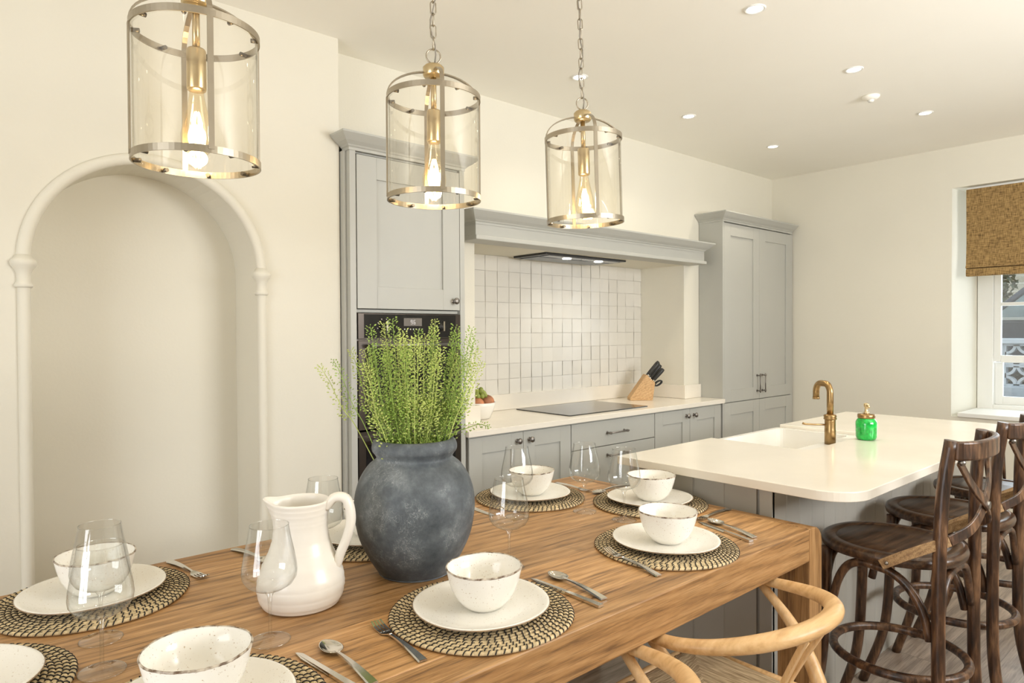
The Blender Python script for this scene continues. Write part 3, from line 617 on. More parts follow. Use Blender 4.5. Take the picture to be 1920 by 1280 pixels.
obj('grout', G().box(2.287, 4.249, 3.2962, 3.2998, 1.0, 1.884), mat('grout', (0.55,0.52,0.46), .9, noise=.03), tl)
# worktop + upstand
poly = [(2.067, 2.675), (4.441, 2.675), (4.441, 2.897), (4.248, 2.897), (4.248, 3.292), (2.288, 3.292), (2.288, 2.897), (2.067, 2.897)]
tag(obj('worktop', G().prism(poly, 0.870, 0.900), QUARTZ, bevel=0.002), 'white quartz worktop along the hob run of cabinets', 'worktop')
g = G(); U0, U1 = 0.901, 1.000
g.box(2.067, 2.306, 2.878, 2.897, U0, U1); g.box(2.288, 2.306, 2.897, 3.292, U0, U1); g.box(2.306, 4.230, 3.274, 3.292, U0, U1); g.box(4.230, 4.248, 2.878, 3.292, U0, U1); g.box(4.248, 4.441, 2.878, 2.897, U0, U1)
tag(obj('upstand', g, QUARTZ, bevel=0.0015), 'white quartz upstand strip along the back of the hob worktop', 'upstand')
tag(obj('induction_hob', G().prism(rrect(2.88, 3.63, 2.755, 3.235, (.01,)*4, 4), 0.9005, 0.906), HOBM, bevel=0.001), 'flat black glass induction hob set on the white worktop', 'hob')
hd = thing('extractor_hood', 'flush black extractor panel with two lit spots above the hob', 'extractor', (0,0,0))
obj('frame', G().box(2.875, 3.635, 2.943, 3.243, 1.872, 1.8845), BLACK, hd, bevel=0.002)
obj('filter_panel', G().box(2.92, 3.59, 3.06, 3.225, 1.868, 1.8722), mat('filter_grey', (0.16,0.165,0.17), .3, .8, noise=.1, nscale=60), hd)
obj('front_panel', G().box(2.92, 3.59, 2.962, 3.045, 1.869, 1.8722), mat('hood_glass', (0.06,0.06,0.062), .12, noise=.1), hd)
for k in range(7): pass
g = G()
for k in range(6): g.box(3.255+k*0.018, 3.266+k*0.018, 2.995, 3.007, 1.868, 1.8692)
obj('button_strip', g, STEEL, hd)
for lx in (3.14, 3.445):
    obj('spot_lens', G().lathe([(0,0),(0.028,0),(0.030,0.002),(0,0.002)], 24, (lx, 3.024, 1.866)), LED, hd)
    light('hood_lamp', 'SPOT', (lx, 3.024, 1.862), 3.2, (1.0, 0.90, 0.74), spot_size=radians(125), spot_blend=0.9, shadow_soft_size=0.025)

# knife block and knives
KB = Matrix.Translation((3.86, 3.09, 0.9005)) @ Matrix.Rotation(radians(-38), 4, 'Z') @ Matrix.Scale(1.06, 4)
prof = [(0,0), (0.155,0), (0.172,0.118), (0.112,0.176), (0.0,0.018)]
g = G(); g.prism(prof, -0.005, 0.085, lambda x, y, z: (x, z, y)).xf(KB)
kb = thing('knife_block', 'slanted beech wood knife block on the hob worktop', 'knife block', (0,0,0))
obj('block', g, BLOCKW, kb, bevel=0.002)
g = G(); g.box(0.162, 0.1665, 0.02, 0.045, 0.045, 0.07); g.xf(KB); obj('maker_stamp', g, mat('burnt_stamp', (0.10,0.05,0.02), .6, noise=.2), kb)
kd = Vector((0.66, 0, 0.75)).normalized()
slots = [(0.122,0.166,0.004,.115,'black-handled kitchen knife at top left of the knife block'),(0.128,0.160,0.070,.130,'black-handled kitchen knife standing tallest in the knife block'),(0.142,0.146,0.036,.118,'black-handled kitchen knife in the middle of the block'),(0.160,0.130,0.006,.105,'black-handled kitchen knife in the right row of the block'),(0.162,0.128,0.070,.110,'black-handled kitchen knife at the rear right of the block')]
for sx_, sz_, sy_, ln, lab in slots:
    g = G(); p = Vector((sx_, sy_, sz_))+kd*0.004
    g.tube([p, p+kd*ln*.15, p+kd*ln*.5, p+kd*ln*.85, p+kd*ln], [.006,.008,.0095,.0105,.008], 10, flat=1.3, up=(1,0,-.9)); g.xf(KB)
    t = thing('kitchen_knife', lab, 'knife', (0,0,0), 0, 'knives in the knife block'); obj('handle', g, BLACK, t)
    g = G().tube([p-kd*0.003, p+kd*0.006], .0075, 10); g.xf(KB); obj('bolster', g, STEEL, t)
g = G(); p = Vector((0.168,0.06,0.085)); kd2 = Vector((0.8,0,0.5)).normalized()
for s_ in (-1,1):
    c = p+kd2*0.05+Vector((0,s_*.012,0))
    g.tube([c+kd2*0.028*cos(a)+Vector((-kd2.z,0,kd2.x))*0.012*sin(a) for a in [2*pi*i/16 for i in range(16)]], 0.0045, 8, closed=True)
    g.tube([p+kd2*.004, c-kd2*0.028], 0.005, 8)
g.xf(KB); tag(obj('scissors', g, BLACK), 'black-handled kitchen scissors in the low slot of the knife block', 'scissors')

# fruit bowl
FB = (2.435, 3.06, 0.9005)
t = tag(obj('fruit_bowl', G().lathe([(0,0.0),(0.06,0.0),(0.07,0.004),(0.098,0.075),(0.100,0.094),(0.096,0.094),(0.090,0.075),(0.062,0.012),(0,0.010)], 40, FB), CERAM), 'white bowl of fruit half hidden behind the niche edge', 'bowl')
PEACH = mat('peach_skin', (0.50, 0.20, 0.09), .55, noise=.5, nscale=12)
random.seed(5)
for dx, dy, dz, r_, lab in ((0.050,-0.015,0.093,0.045,'orange brown fruit at the right of the fruit bowl'),(-0.038,-0.040,0.088,0.040,'orange brown fruit in the fruit bowl under the grapes'),(0.0,0.045,0.09,0.042,'orange brown fruit at the back of the fruit bowl')):
    tag(obj('peach', G().ball((FB[0]+dx, FB[1]+dy, FB[2]+dz), r_, 20, 14, (1,1,.92)), PEACH), lab, 'fruit', 'fruit in the bowl')
g = G()
for k in range(26):
    a, b_ = random.random()*2*pi, random.random()
    rr_ = 0.045*sqrt(b_); g.ball((FB[0]-0.012+rr_*cos(a), FB[1]-0.01+rr_*sin(a), FB[2]+0.130+0.045*(1-b_)*random.uniform(.4,1.2)), 0.0145, 12, 8, (1,1,1.1))
gr = thing('grape_bunch', 'bunch of green grapes heaped on the fruit bowl', 'grapes', (0,0,0))
obj('grapes', g, mat('green_grape', (0.25, 0.30, 0.06), .25, noise=.3, nscale=30), gr)
obj('stalk', G().tube([(FB[0]-.01,FB[1]-.01,FB[2]+.15),(FB[0]-.005,FB[1],FB[2]+.19),(FB[0]+.01,FB[1],FB[2]+.20)], .002, 6), mat('stalk_brown',(0.16,0.12,0.04),.7,noise=.2), gr)

# ------------------------------------------------------------------ island
IX0, IX1, IY0, IY1 = 2.165, 4.215, 1.125, 1.735
isl = thing('kitchen_island', 'grey panelled kitchen island base under the white worktop', 'kitchen island', (0,0,0))
g = G(); g.box(IX0+.012, 2.775, IY0+.012, IY1-.03, 0.0, 0.866); g.box(3.455, IX1-.012, IY0+.012, IY1-.03, 0.0, 0.866); g.box(2.775, 3.455, IY0+.012, IY1-.03, 0.0, 0.60); g.box(2.775, 3.455, IY0+.012, IY0+.03, 0.60, 0.866)
obj('carcass', g, ISL, isl)
def bead(n_, pitch, length):
    pts = [(0, 0)]; x = 0
    while x < length-1e-6:
        e = min(x+pitch, length); pts += [(x+0.003, 0), (e-0.006, 0), (e-0.003, 0.004)] if e < length-1e-3 else [(e, 0)]; x = e
    return pts
def beadpoly(length, pitch=0.098, t=0.010):
    p = bead(0, pitch, length); out = [(a, b_) for a, b_ in p]; return out+[(length, t), (0, t)]
pl = beadpoly(IX1-IX0-0.0)
g = G(); g.prism(pl, 0.0, 0.866, lambda x, y, z: (IX0+x, IY0+y, z)); obj('side_panel', g, ISL, isl)
g = G(); pl = beadpoly(IY1-IY0-0.10, 0.13)
g.prism(pl, 0.0, 0.866, lambda x, y, z: (IX0+y, IY1-.04-x, z)); obj('end_panel', g, ISL, isl)
obj('end_stile', G().box(IX0-0.006, IX0+.012, IY0, IY0+0.045, 0, 0.866), ISL, isl, bevel=.001); obj('end_stile', G().box(IX0-0.006, IX0+.012, IY1-0.045, IY1-.002, 0, 0.866), ISL, isl, bevel=.001)
obj('end_panel', G().box(IX1-.012, IX1, IY0+.012, IY1-.03, 0, .866), ISL, isl)
SX0, SX1, SY0 = 2.785, 3.445, 1.295
outer = rrect(2.105, 4.285, 0.840, 1.752, (0.13, 0.13, 0.0, 0.0), 12)
poly = []
for p in outer:
    poly.append(p)
i_ = poly.index((4.285, 1.752))
poly = poly[:i_+1]+[(SX1, 1.752), (SX1, SY0+.02), (SX1-.02, SY0), (SX0+.02, SY0), (SX0, SY0+.02), (SX0, 1.752)]+poly[i_+1:]
tag(obj('island_worktop', G().prism(poly, 0.868, 0.900), QUARTZ, bevel=0.003, seg=3), 'large white quartz worktop on the island with rounded corners and sink cut-out', 'worktop')
sk = thing('butler_sink', 'white ceramic sink set in the island worktop cut-out', 'sink', (0,0,0))
g = G(); sx0, sx1, sy0, sy1, zt, zb = SX0+.003, SX1-.003, SY0+.003, 1.765, 0.884, 0.66
ix0, ix1, iy0, iy1 = sx0+.025, sx1-.025, sy0+0.085, sy1-.025
o_ = rrect(sx0, sx1, sy0, sy1, (.006,.006,.02,.02), 4); i__ = rrect(ix0, ix1, iy0, iy1, (.035,)*4, 4)
# stitched rim
no, ni = len(o_), len(i__)
g.prism(o_, zb-.02, zt-.0005)
g = G(); g.prism(o_, 0.70, 0.7001)
def ringmesh(g, o, i, zo, zi):
    n = min(len(o), len(i)); vs = [(x,y,zo) for x,y in o]+[(x,y,zi) for x,y in i]; n=len(o)
    g.add(vs, [(k,(k+1)%n,n+(k+1)%n,n+k) for k in range(n)])
g = G(); ringmesh(g, o_, i__, zt, zt); ringmesh(g, o_, o_, zt, zb-.02); ringmesh(g, i__, i__, zt, zb)
g.add([(x,y,zb) for x,y in i__], [tuple(range(len(i__)))]); g.add([(x,y,zb-.02) for x,y in o_], [tuple(range(len(o_)))[::-1]])
obj('basin', g, CERAM, sk)
obj('drain', G().lathe([(0,.002),(.03,.002),(.04,.004),(.042,0)], 24, ((ix0+ix1)/2, (iy0+iy1)/2, zb+.0005)), OLDBRASS, sk)
tp = thing('kitchen_tap', 'aged brass kitchen tap with swan spout at the island sink', 'tap', (3.10, 1.338, 0.8845))
obj('body', G().lathe([(0,0),(.024,0),(.024,.066),(.0235,.068),(.0235,.105),(.024,.108),(.022,.112),(0,.112)], 28), OLDBRASS, tp)
obj('collar', G().lathe([(0,.112),(.026,.112),(.0285,.116),(.026,.122),(.0285,.127),(.026,.133),(.014,.136),(0,.136)], 28), OLDBRASS, tp)
sd = Vector((0.050, 0.098, 0)).normalized()
pth = [(0,0,.13),(0,0,.20),(0,0,.232)]+[Vector((0,0,.232))+sd*(.033-.033*cos(radians(a)))+Vector((0,0,.040*sin(radians(a)))) for a in range(15,91,15)]+[Vector((0,0,.232))+sd*(.060+.033*sin(radians(a)))+Vector((0,0,.040*cos(radians(a)))) for a in range(0,91,15)]+[Vector((0,0,.205))+sd*.093]
obj('spout', G().tube(pth, .0145, 16), OLDBRASS, tp)
obj('nozzle', G().tube([Vector((0,0,.206))+sd*.093, Vector((0,0,.196))+sd*.093], .0158, 16), OLDBRASS, tp)
obj('lever', G().tube([(0,0,.088), Vector((-.045,.048,.088)), Vector((-.075,.08,.090)), Vector((-.082,.088,.094))], [.004,.004,.0045,.006], 10), OLDBRASS, tp)
# soap jar
jr = thing('soap_dispenser', 'green glass jar soap dispenser with brass pump on the island', 'soap dispenser', (3.25, 1.240, 0.9005))
obj('jar', G().lathe([(0,.002),(.034,.0),(.041,.005),(.044,.015),(.045,.07),(.044,.082),(.037,.094),(.033,.098),(.033,.103),(0,.103)], 40), mat('green_glass', (0.005,0.42,0.055), .04, noise=.35, nscale=60, bump=.25, bscale=30, coat=.5), jr)
g = G().lathe([(0,.098),(.036,.098),(.037,.101),(.037,.112),(.035,.116),(.012,.118),(0,.118)], 40); obj('screw_lid', g, OLDBRASS, jr)
g = G().lathe([(0,.117),(.013,.117),(.013,.124),(.008,.127),(.007,.145),(.011,.150),(.012,.162),(.009,.166),(0,.166)], 24)
g.tube([(0,0,.156),(-.022,-.018,.157),(-.027,-.022,.150)], [.006,.005,.004], 10); obj('pump', g, BRASS, jr)

# ------------------------------------------------------------------ bar stools
def make_stool(loc, rz, label):
    t = thing('bar_stool', label, 'bar stool', loc, rz, 'dark cross-back stools along the island')
    ZS = 0.706
    def seatpoly(s=1.0, n=48):
        out = []
        for i in range(n):
            a = 2*pi*i/n; x, y = cos(a), sin(a)
            e = 2.35 if y < 0 else 2.15
            k = (abs(x)**e+abs(y)**e)**(-1/e)
            wx = 0.208 if y > 0 else 0.208+0.0*y
            out.append((x*k*wx*s, y*k*0.212*s+0.0))
        return out
    g = G(); rings = [(0.93, ZS-0.034), (0.985, ZS-0.030), (1.0, ZS-0.016), (0.985, ZS-0.004), (0.95, ZS), (0.80, ZS), (0.785, ZS-0.004), (0.77, ZS-0.0015), (0.4, ZS-0.006)]
    n = 48; vs = []
    for s_, z in rings: vs += [(x, y, z) for x, y in seatpoly(s_)]
    fs = [(j*n+i, j*n+(i+1)%n, (j+1)*n+(i+1)%n, (j+1)*n+i) for j in range(len(rings)-1) for i in range(n)]
    fs += [tuple(range(n))[::-1], tuple((len(rings)-1)*n+i for i in range(n))]
    g.add(vs, fs, True); obj('seat', g, DARKX, t)
    # front legs (towards the island)
    for s_ in (-1, 1):
        pth = bez([(s_*0.150, 0.150, ZS-0.03), (s_*0.152, 0.155, 0.45), (s_*0.158, 0.175, 0.22), (s_*0.178, 0.245, 0.0)], 6)
        obj('leg', G().tube(pth, [0.0175]*len(pth), 12), DARKW, t)
        # rear leg carrying on up as the back post
        pth = bez([(s_*0.205, -0.235, 0.0), (s_*0.180, -0.195, 0.22), (s_*0.176, -0.188, 0.45), (s_*0.176, -0.190, 0.70), (s_*0.166, -0.196, 0.92), (s_*0.158, -0.215, 1.075)], 6)
        obj('leg', G().tube(pth, [0.019]*len(pth), 12), DARKW, t)
        # bentwood brackets under the seat
        for (p0, p1, p2) in (((s_*0.165, 0.125, 0.50), (s_*0.168, 0.075, 0.635), (s_*0.168, -0.01, 0.655)), ((s_*0.172, -0.165, 0.47), (s_*0.170, -0.10, 0.62), (s_*0.168, 0.0, 0.655))):
            pth = bez([p0, (Vector(p0)+Vector(p1))/2+Vector((0, 0.006 if p0[1] > 0 else -0.010, 0.012)), p1, (Vector(p1)+Vector(p2))/2+Vector((0,0,.012)), p2], 4)
            obj('brace', G().tube(pth, .0135, 10), DARKW, t)
    for yy in (0.155, -0.185):
        pth = bez([(-0.155, yy, 0.50), (-0.10, yy, 0.63), (0, yy, 0.655), (0.10, yy, 0.63), (0.155, yy, 0.50)], 5)
        obj('brace', G().tube(pth, .012, 10), DARKW, t)
    # foot ring
    pts = [(0.192*cos(a), -0.02+0.196*sin(a), 0.335) for a in [2*pi*i/48 for i in range(48)]]
    obj('foot_ring', G().tube(pts, .0145, 12, closed=True), DARKW, t)
    # top rail, bowed backwards
    pth = [Vector((0.162*cos(radians(a))*1.0, -0.200-0.085*sin(radians(a)), 1.045)) for a in range(0, 181, 10)]
    pth = [Vector((0.160*cos(radians(a)), -0.224-0.052*sin(radians(a)), 1.046)) for a in range(0, 181, 9)]
    obj('top_rail', G().strip(pth, (0,0,1), 0.056, 0.020), DARKW, t, bevel=0.008, seg=3)
    # crossed straps
    for s_ in (1, -1):
        pth = bez([(s_*0.150, -0.232, 1.015), (s_*0.085, -0.250, 0.935), (0.004*s_, -0.262+0.004*s_, 0.868), (-s_*0.09, -0.250, 0.812), (-s_*0.160, -0.212, 0.778)], 6)
        cs = obj('cross_strap', G().strip(pth, (0, 0.15, 1), 0.030, 0.008), DARKW, t, bevel=.002)
        pth = bez([(-s_*0.160, -0.212, 0.778), (-s_*0.196, -0.170, 0.757), (-s_*0.213, -0.11, 0.722), (-s_*0.220, -0.045, 0.680)], 6)
        obj('strap_end', G().strip(pth, (0, 0.15, 1), 0.030, 0.008), RAWW, cs, bevel=.002)
    g = G()
    for s_ in (-1, 1): g.ball((s_*0.224, -0.062, 0.690), .006, 10, 6); g.ball((s_*0.150, -0.240, 1.012), .010, 10, 6)
    obj('screw', g, PEWTER, t)
    obj('centre_boss', G().tube([(0,-.255,.868),(0,-.274,.868)], .012, 12), PEWTER, t)
    return t
s0 = make_stool((2.430, 0.845, 0), 0, 'dark wooden cross-back bar stool nearest the camera, beside the dining table corner')
dup(s0, (3.005, 0.845, 0), 0, 'dark wooden cross-back bar stool in the middle of the three at the island')
dup(s0, (3.580, 0.845, 0), 0, 'dark wooden cross-back bar stool furthest from the camera at the island')
# low-backed chair at the far end of the room
ch = thing('spindle_chair', 'low wooden chair with curved back rail and splayed legs beyond the stools', 'chair', (4.62, 0.98, 0), radians(100))
obj('seat', G().prism(rrect(-.21,.21,-.20,.20,(.06,.06,.12,.12)), .43, .465), DARKX, ch, bevel=.008)
for sx_ in (-1,1):
    for sy_ in (-1,1): obj('leg', G().tube([(sx_*.15,sy_*.14,.43),(sx_*.20,sy_*.20,0)], [.020,.015], 10), RAWW, ch)
g = G().strip([Vector((.22*cos(radians(a)), -.10-.12*sin(radians(a)), .80)) for a in range(0,181,10)], (0,0,1), .055, .022); obj('top_rail', g, DARKW, ch, bevel=.006)
for k in range(6):
    a = radians(15+30*k); obj('spindle', G().tube([(.17*cos(a), -.08-.10*sin(a), .465),(.22*cos(a), -.10-.12*sin(a), .78)], .008, 8), DARKW, ch)

# ------------------------------------------------------------------ dining table
TZ, TY0, TY1, TX0, TX1 = 0.785, 0.953, 1.985, -0.16, 2.150
tb = thing('dining_table', 'large chunky oak dining table laid for eight', 'dining table', (TX0, TY0, 0))
LXN, LYN = TX1-TX0, TY1-TY0
LG = 0.085
g = G(); g.box(LG, LXN-LG, 0.09, LYN-0.09, TZ-0.045, TZ); obj('tabletop', g, OAK, tb, bevel=.002)
for y0 in (0.0, LYN-0.09): obj('side_rail', G().box(LG, LXN-LG, y0, y0+0.09, TZ-0.102, TZ), OAKX, tb, bevel=.004)
for x0, s_ in ((0.0, -1), (LXN-LG, 1)):
    rr_ = 0.055
    # profile in x-z with a rounded outer shoulder
    def prof(zb_):
        xo = 0.0 if s_ < 0 else LG
        if s_ > 0: return [(0, zb_), (LG, zb_)]+[(LG-rr_+rr_*cos(radians(a)), TZ-rr_+rr_*sin(radians(a))) for a in range(0, 91, 10)]+[(0, TZ)]
        return [(LG, zb_), (LG, TZ)]+[(rr_-rr_*sin(radians(a)), TZ-rr_+rr_*cos(radians(a))) for a in range(0, 91, 10)]+[(0, zb_)]
    g = G().prism(prof(TZ-0.102), 0.0+.105, LYN-.105, lambda x, y, z: (x0+x, z, y)); obj('end_rail', g, OAKY, tb, bevel=.002)
    for ya, yb in ((0.0, 0.105), (LYN-0.105, LYN)):
        g = G().prism(prof(0.0), ya, yb, lambda x, y, z: (x0+x, z, y)); obj('leg', g, OAKZ, tb, bevel=.003)

# ------------------------------------------------------------------ wishbone chairs
CORD = None
m, nt, N, L, b = nm('paper_cord'); b.inputs['Roughness'].default_value = 0.85
tc = N.new('ShaderNodeTexCoord'); sp3 = N.new('ShaderNodeSeparateXYZ'); L.new(tc.outputs['Object'], sp3.inputs[0]); ns = []
for sc_ in ((14, 190, 14), (190, 14, 14)):
    mp = N.new('ShaderNodeMapping'); mp.inputs['Scale'].default_value = sc_; t_ = N.new('ShaderNodeTexNoise'); t_.inputs['Scale'].default_value = 1.2; t_.inputs['Detail'].default_value = 3
    L.new(tc.outputs['Object'], mp.inputs[0]); L.new(mp.outputs[0], t_.inputs['Vector']); ns.append(t_)
ab = []
for ch_, off_, wd in (('X', 0.035, 0.215), ('Y', 0.145, 0.205)):
    q1 = N.new('ShaderNodeMath'); q1.operation = 'ADD'; q1.inputs[1].default_value = off_; L.new(sp3.outputs[ch_], q1.inputs[0])
    q2 = N.new('ShaderNodeMath'); q2.operation = 'ABSOLUTE'; L.new(q1.outputs[0], q2.inputs[0]); q3 = N.new('ShaderNodeMath'); q3.operation = 'DIVIDE'; q3.inputs[1].default_value = wd; L.new(q2.outputs[0], q3.inputs[0]); ab.append(q3)
gt = N.new('ShaderNodeMath'); gt.operation = 'GREATER_THAN'; L.new(ab[0].outputs[0], gt.inputs[0]); L.new(ab[1].outputs[0], gt.inputs[1])
mxn = N.new('ShaderNodeMix'); L.new(gt.outputs[0], mxn.inputs['Factor']); L.new(ns[0].outputs[0], mxn.inputs['A']); L.new(ns[1].outputs[0], mxn.inputs['B'])
r = N.new('ShaderNodeValToRGB'); r.color_ramp.elements[0].position = .32; r.color_ramp.elements[0].color = (0.26,0.175,0.09,1); r.color_ramp.elements[1].position = .62; r.color_ramp.elements[1].color = (0.60,0.46,0.28,1)
L.new(mxn.outputs['Result'], r.inputs[0]); L.new(r.outputs[0], b.inputs['Base Color'])
bp = N.new('ShaderNodeBump'); bp.inputs['Strength'].default_value = .5; bp.inputs['Distance'].default_value = .003; L.new(mxn.outputs['Result'], bp.inputs['Height']); L.new(bp.outputs[0], b.inputs['Normal'])
CORD = m
def make_wishbone(loc, label):
    t = thing('wishbone_chair', label, 'dining chair', loc, 0, 'pale wishbone chairs tucked under the table')
    # local: seat centre origin, back towards -y
    R_ = 0.272
    pth = []
    for i in range(45):
        u = i/44; a = radians(180+180*u)          # left, round the back, right
        x, y = R_*cos(a), -0.165+R_*0.96*sin(a)
        pth.append(Vector((x, y, 0.668+0.045*(-sin(a))**1.5 if sin(a) < 0 else 0.668)))
    pth = [Vector((-R_+.012, -0.165+0.10, 0.664)), Vector((-R_+.004, -0.165+0.05, 0.666))]+pth+[Vector((R_-.004, -0.165+0.05, 0.666)), Vector((R_-.012, -0.165+0.10, 0.664))]
    rad = [0.0165+0.0075*min(1, min(i, len(pth)-1-i)/14) for i in range(len(pth))]; rad[0] = rad[-1] = .009
    obj('arm_rail', G().tube(pth, rad, 16, up=(0,0,1), flat=0.82), BEECH, t)
    for s_ in (-1, 1):
        pth = bez([(s_*0.205, -0.400, 0.0), (s_*0.214, -0.365, 0.22), (s_*0.224, -0.325, 0.42), (s_*0.252, -0.235, 0.56), (s_*0.264, -0.130, 0.655)], 6)
        n_ = len(pth); obj('leg', G().tube(pth, [0.013+0.008*sin(pi*min(1, (i/n_)*1.15)) for i in range(n_)], 14), BEECHZ, t)
        pth = [(s_*0.225-.035, 0.055, 0.0), (s_*0.225-.035, 0.055, 0.30), (s_*0.220-.035, 0.050, 0.45)]
        obj('leg', G().tube(pth, [.014,.019,.017], 14), BEECHZ, t)
        obj('stretcher', G().tube([(s_*0.223-.035, 0.05, 0.26), (s_*0.218, -0.345, 0.29)], .009, 10), BEECH, t)
    obj('stretcher', G().tube([(-.255, .053, .22), (.185, .053, .22)], .009, 10), BEECH, t)
    obj('stretcher', G().tube([(-.212, -.358, .26), (.212, -.358, .26)], .009, 10), BEECH, t)
    # y-shaped splat
    g = G()
    for s_ in (-1, 1):
        pth = bez([(s_*0.010-.025, -0.300, 0.43), (s_*0.012-.018, -0.325, 0.50), (s_*0.026-.01, -0.358, 0.58), (s_*0.055, -0.412, 0.690)], 6)
        g.strip(pth, (1,0,0), 0.024, 0.012)
    obj('back_splat', g, BEECHZ, t, bevel=.003)
    # woven seat with frame
    n_ = 24; vs = []; 
    def sw(v): return 0.212+0.012*v
    for j in range(n_+1):
        for i in range(n_+1):
            u, v = -1+2*i/n_, -1+2*j/n_
            z = 0.455-0.020*(1-min(1, abs(u)**2*1.0))*(1-abs(v)**2*0.4)+0.002*sin(abs(u)*40)
            if abs(u) == 1 or abs(v) == 1: z -= 0.018
            vs.append((u*sw(v)-.035, v*0.185-.133, z))
    fs = [(j*(n_+1)+i, j*(n_+1)+i+1, (j+1)*(n_+1)+i+1, (j+1)*(n_+1)+i) for j in range(n_) for i in range(n_)]
    obj('woven_seat', G().add(vs, fs, True), CORD, t)
    g = G(); xa, xb, ya, yb = -.252, .182, -.310, .050; g.tube([(xa,yb,.435),(xb,yb,.435)], .013, 10); g.tube([(xa-.0,ya,.435),(xb+.03,ya,.435)], .013, 10); g.tube([(xa,ya,.435),(xa,yb,.435)], .013, 10); g.tube([(xb,ya,.435),(xb,yb,.435)], .013, 10)
    obj('seat_rail', g, BEECH, t)
    return t
c0 = make_wishbone((1.588, 1.126, 0), 'pale bentwood wishbone chair with cord seat beside the right-hand table leg')
dup(c0, (0.960, 1.126, 0), 0, 'pale bentwood wishbone chair cut off by the bottom edge of the photo')

# ------------------------------------------------------------------ table settings
m, nt, N, L, b = nm('speckled_stoneware'); b.inputs['Roughness'].default_value = 0.16
tc = N.new('ShaderNodeTexCoord'); t_ = N.new('ShaderNodeTexNoise'); t_.inputs['Scale'].default_value = 260; t_.inputs['Detail'].default_value = 2
r = N.new('ShaderNodeValToRGB'); r.color_ramp.elements[0].position = .27; r.color_ramp.elements[0].color = (0.50,0.40,0.28,1); r.color_ramp.elements[1].position = .34; r.color_ramp.elements[1].color = (0.85,0.83,0.775,1)
L.new(tc.outputs['Object'], t_.inputs['Vector']); L.new(t_.outputs[0], r.inputs[0]); L.new(r.outputs[0], b.inputs['Base Color']); STONEW = m
m, nt, N, L, b = nm('brown_glaze_rim'); b.inputs['Roughness'].default_value = 0.3
tc = N.new('ShaderNodeTexCoord'); t_ = N.new('ShaderNodeTexNoise'); t_.inputs['Scale'].default_value = 55; t_.inputs['Detail'].default_value = 3
r = N.new('ShaderNodeValToRGB'); r.color_ramp.elements[0].position = .40; r.color_ramp.elements[0].color = (0.13,0.08,0.045,1); r.color_ramp.elements[1].position = .60; r.color_ramp.elements[1].color = (0.62,0.55,0.45,1)
L.new(tc.outputs['Object'], t_.inputs['Vector']); L.new(t_.outputs[0], r.inputs[0]); L.new(r.outputs[0], b.inputs['Base Color']); RIMM = m
ROPE = mat('seagrass', (0.62, 0.49, 0.29), .75, noise=.3, nscale=70, bump=.4, bscale=220)
STITCH = mat('black_thread', (0.02, 0.018, 0.016), .8, noise=.2)
MATR, PITCH, MH = 0.200, 0.0111, 0.0085
g = G(); prof = [(0, 0.001)]
nr = int(MATR/PITCH)
prof = [(0, 0.0005), (MATR-0.004, 0.0005)]
for k in range(nr, 0, -1):
    rc = (k-0.5)*PITCH
    for a in (-20, 10, 40, 70, 110, 140, 170): 
        if k < nr and a < 20: continue
        prof.append((rc+PITCH/2*cos(radians(a)), 0.0045+0.0042*sin(radians(a))))
prof.append((0, 0.006))
mat_rope = G().lathe(prof, 96, warp=lambda r_, z, a: (r_+0.0012*sin(a*5)*r_/0.2, z))
stg = G()
for k in range(3, nr+1):
    rc = (k-0.5)*PITCH; n_ = max(8, int(2*pi*rc/0.0150)); off = random.random()
    for i in range(n_):
        a = 2*pi*(i+off+random.uniform(-.1,.1))/n_; sl = 0.004/rc; pts = []
        for q in range(5):
            th = radians(-10+q*50); aa = a+sl*(q-2)/2
            rr_ = rc+(PITCH/2+0.0008)*cos(th)*1.0+0.0012*sin(aa*5)*rc/0.2; pts.append((rr_*cos(aa), rr_*sin(aa), 0.0045+0.0052*sin(th)))
        stg.tube(pts, 0.00150, 3, caps=False, smooth=False)
pm0 = thing('placemat', 'x', 'placemat', (0,0,0), 0, 'round woven placemats')
obj('coil', mat_rope, ROPE, pm0); obj('stitching', stg, STITCH, pm0)
def warpp(amp, zamp): return lambda r_, z, a: (r_*(1+amp*sin(2*a+1)), z+zamp*sin(3*a)*(r_/0.15)**2)
pl0 = thing('dinner_plate', 'x', 'plate', (0,0,0), 0, 'cream plates with brown edges')
obj('plate_body', G().lathe([(0,0),(.095,0),(.105,.002),(.135,.010),(.149,.015),(.150,.017),(.148,.0185),(.143,.018),(.134,.0135),(.105,.006),(.09,.0045),(0,.004)], 80, warp=warpp(.012,.0012)), STONEW, pl0)
obj('plate_rim', G().lathe([(.1496,.0152),(.1506,.0168),(.1492,.0180)], 80, warp=warpp(.012,.0012)), mat('tan_glaze_rim', (0.30,0.21,0.13), .35, noise=.4, nscale=25), pl0)
bw0 = thing('soup_bowl', 'x', 'bowl', (0,0,0), 0, 'cream bowls with brown speckled rims')
BP = [(0,0),(.034,0),(.038,.002),(.050,.011),(.062,.025),(.071,.042),(.0775,.062),(.0835,.088),(.0828,.0905),(.0805,.089),(.0745,.063),(.068,.044),(.059,.028),(.047,.014),(.03,.006),(0,.005)]
obj('bowl_body', G().lathe(BP, 72, warp=warpp(.018,.0022)), STONEW, bw0)
obj('bowl_rim', G().lathe([(.0831,.0868),(.0842,.0882),(.0828,.0912),(.0808,.0900)], 96, warp=lambda r_, z, a: (r_*(1+.018*sin(2*a+1)), z+.0022*sin(3*a)*(r_/0.15)**2+0.0006*sin(17*a)*cos(29*a))), RIMM, bw0)
wg0 = thing('wine_glass', 'x', 'wine glass', (0,0,0), 0, 'empty stemmed wine glasses')
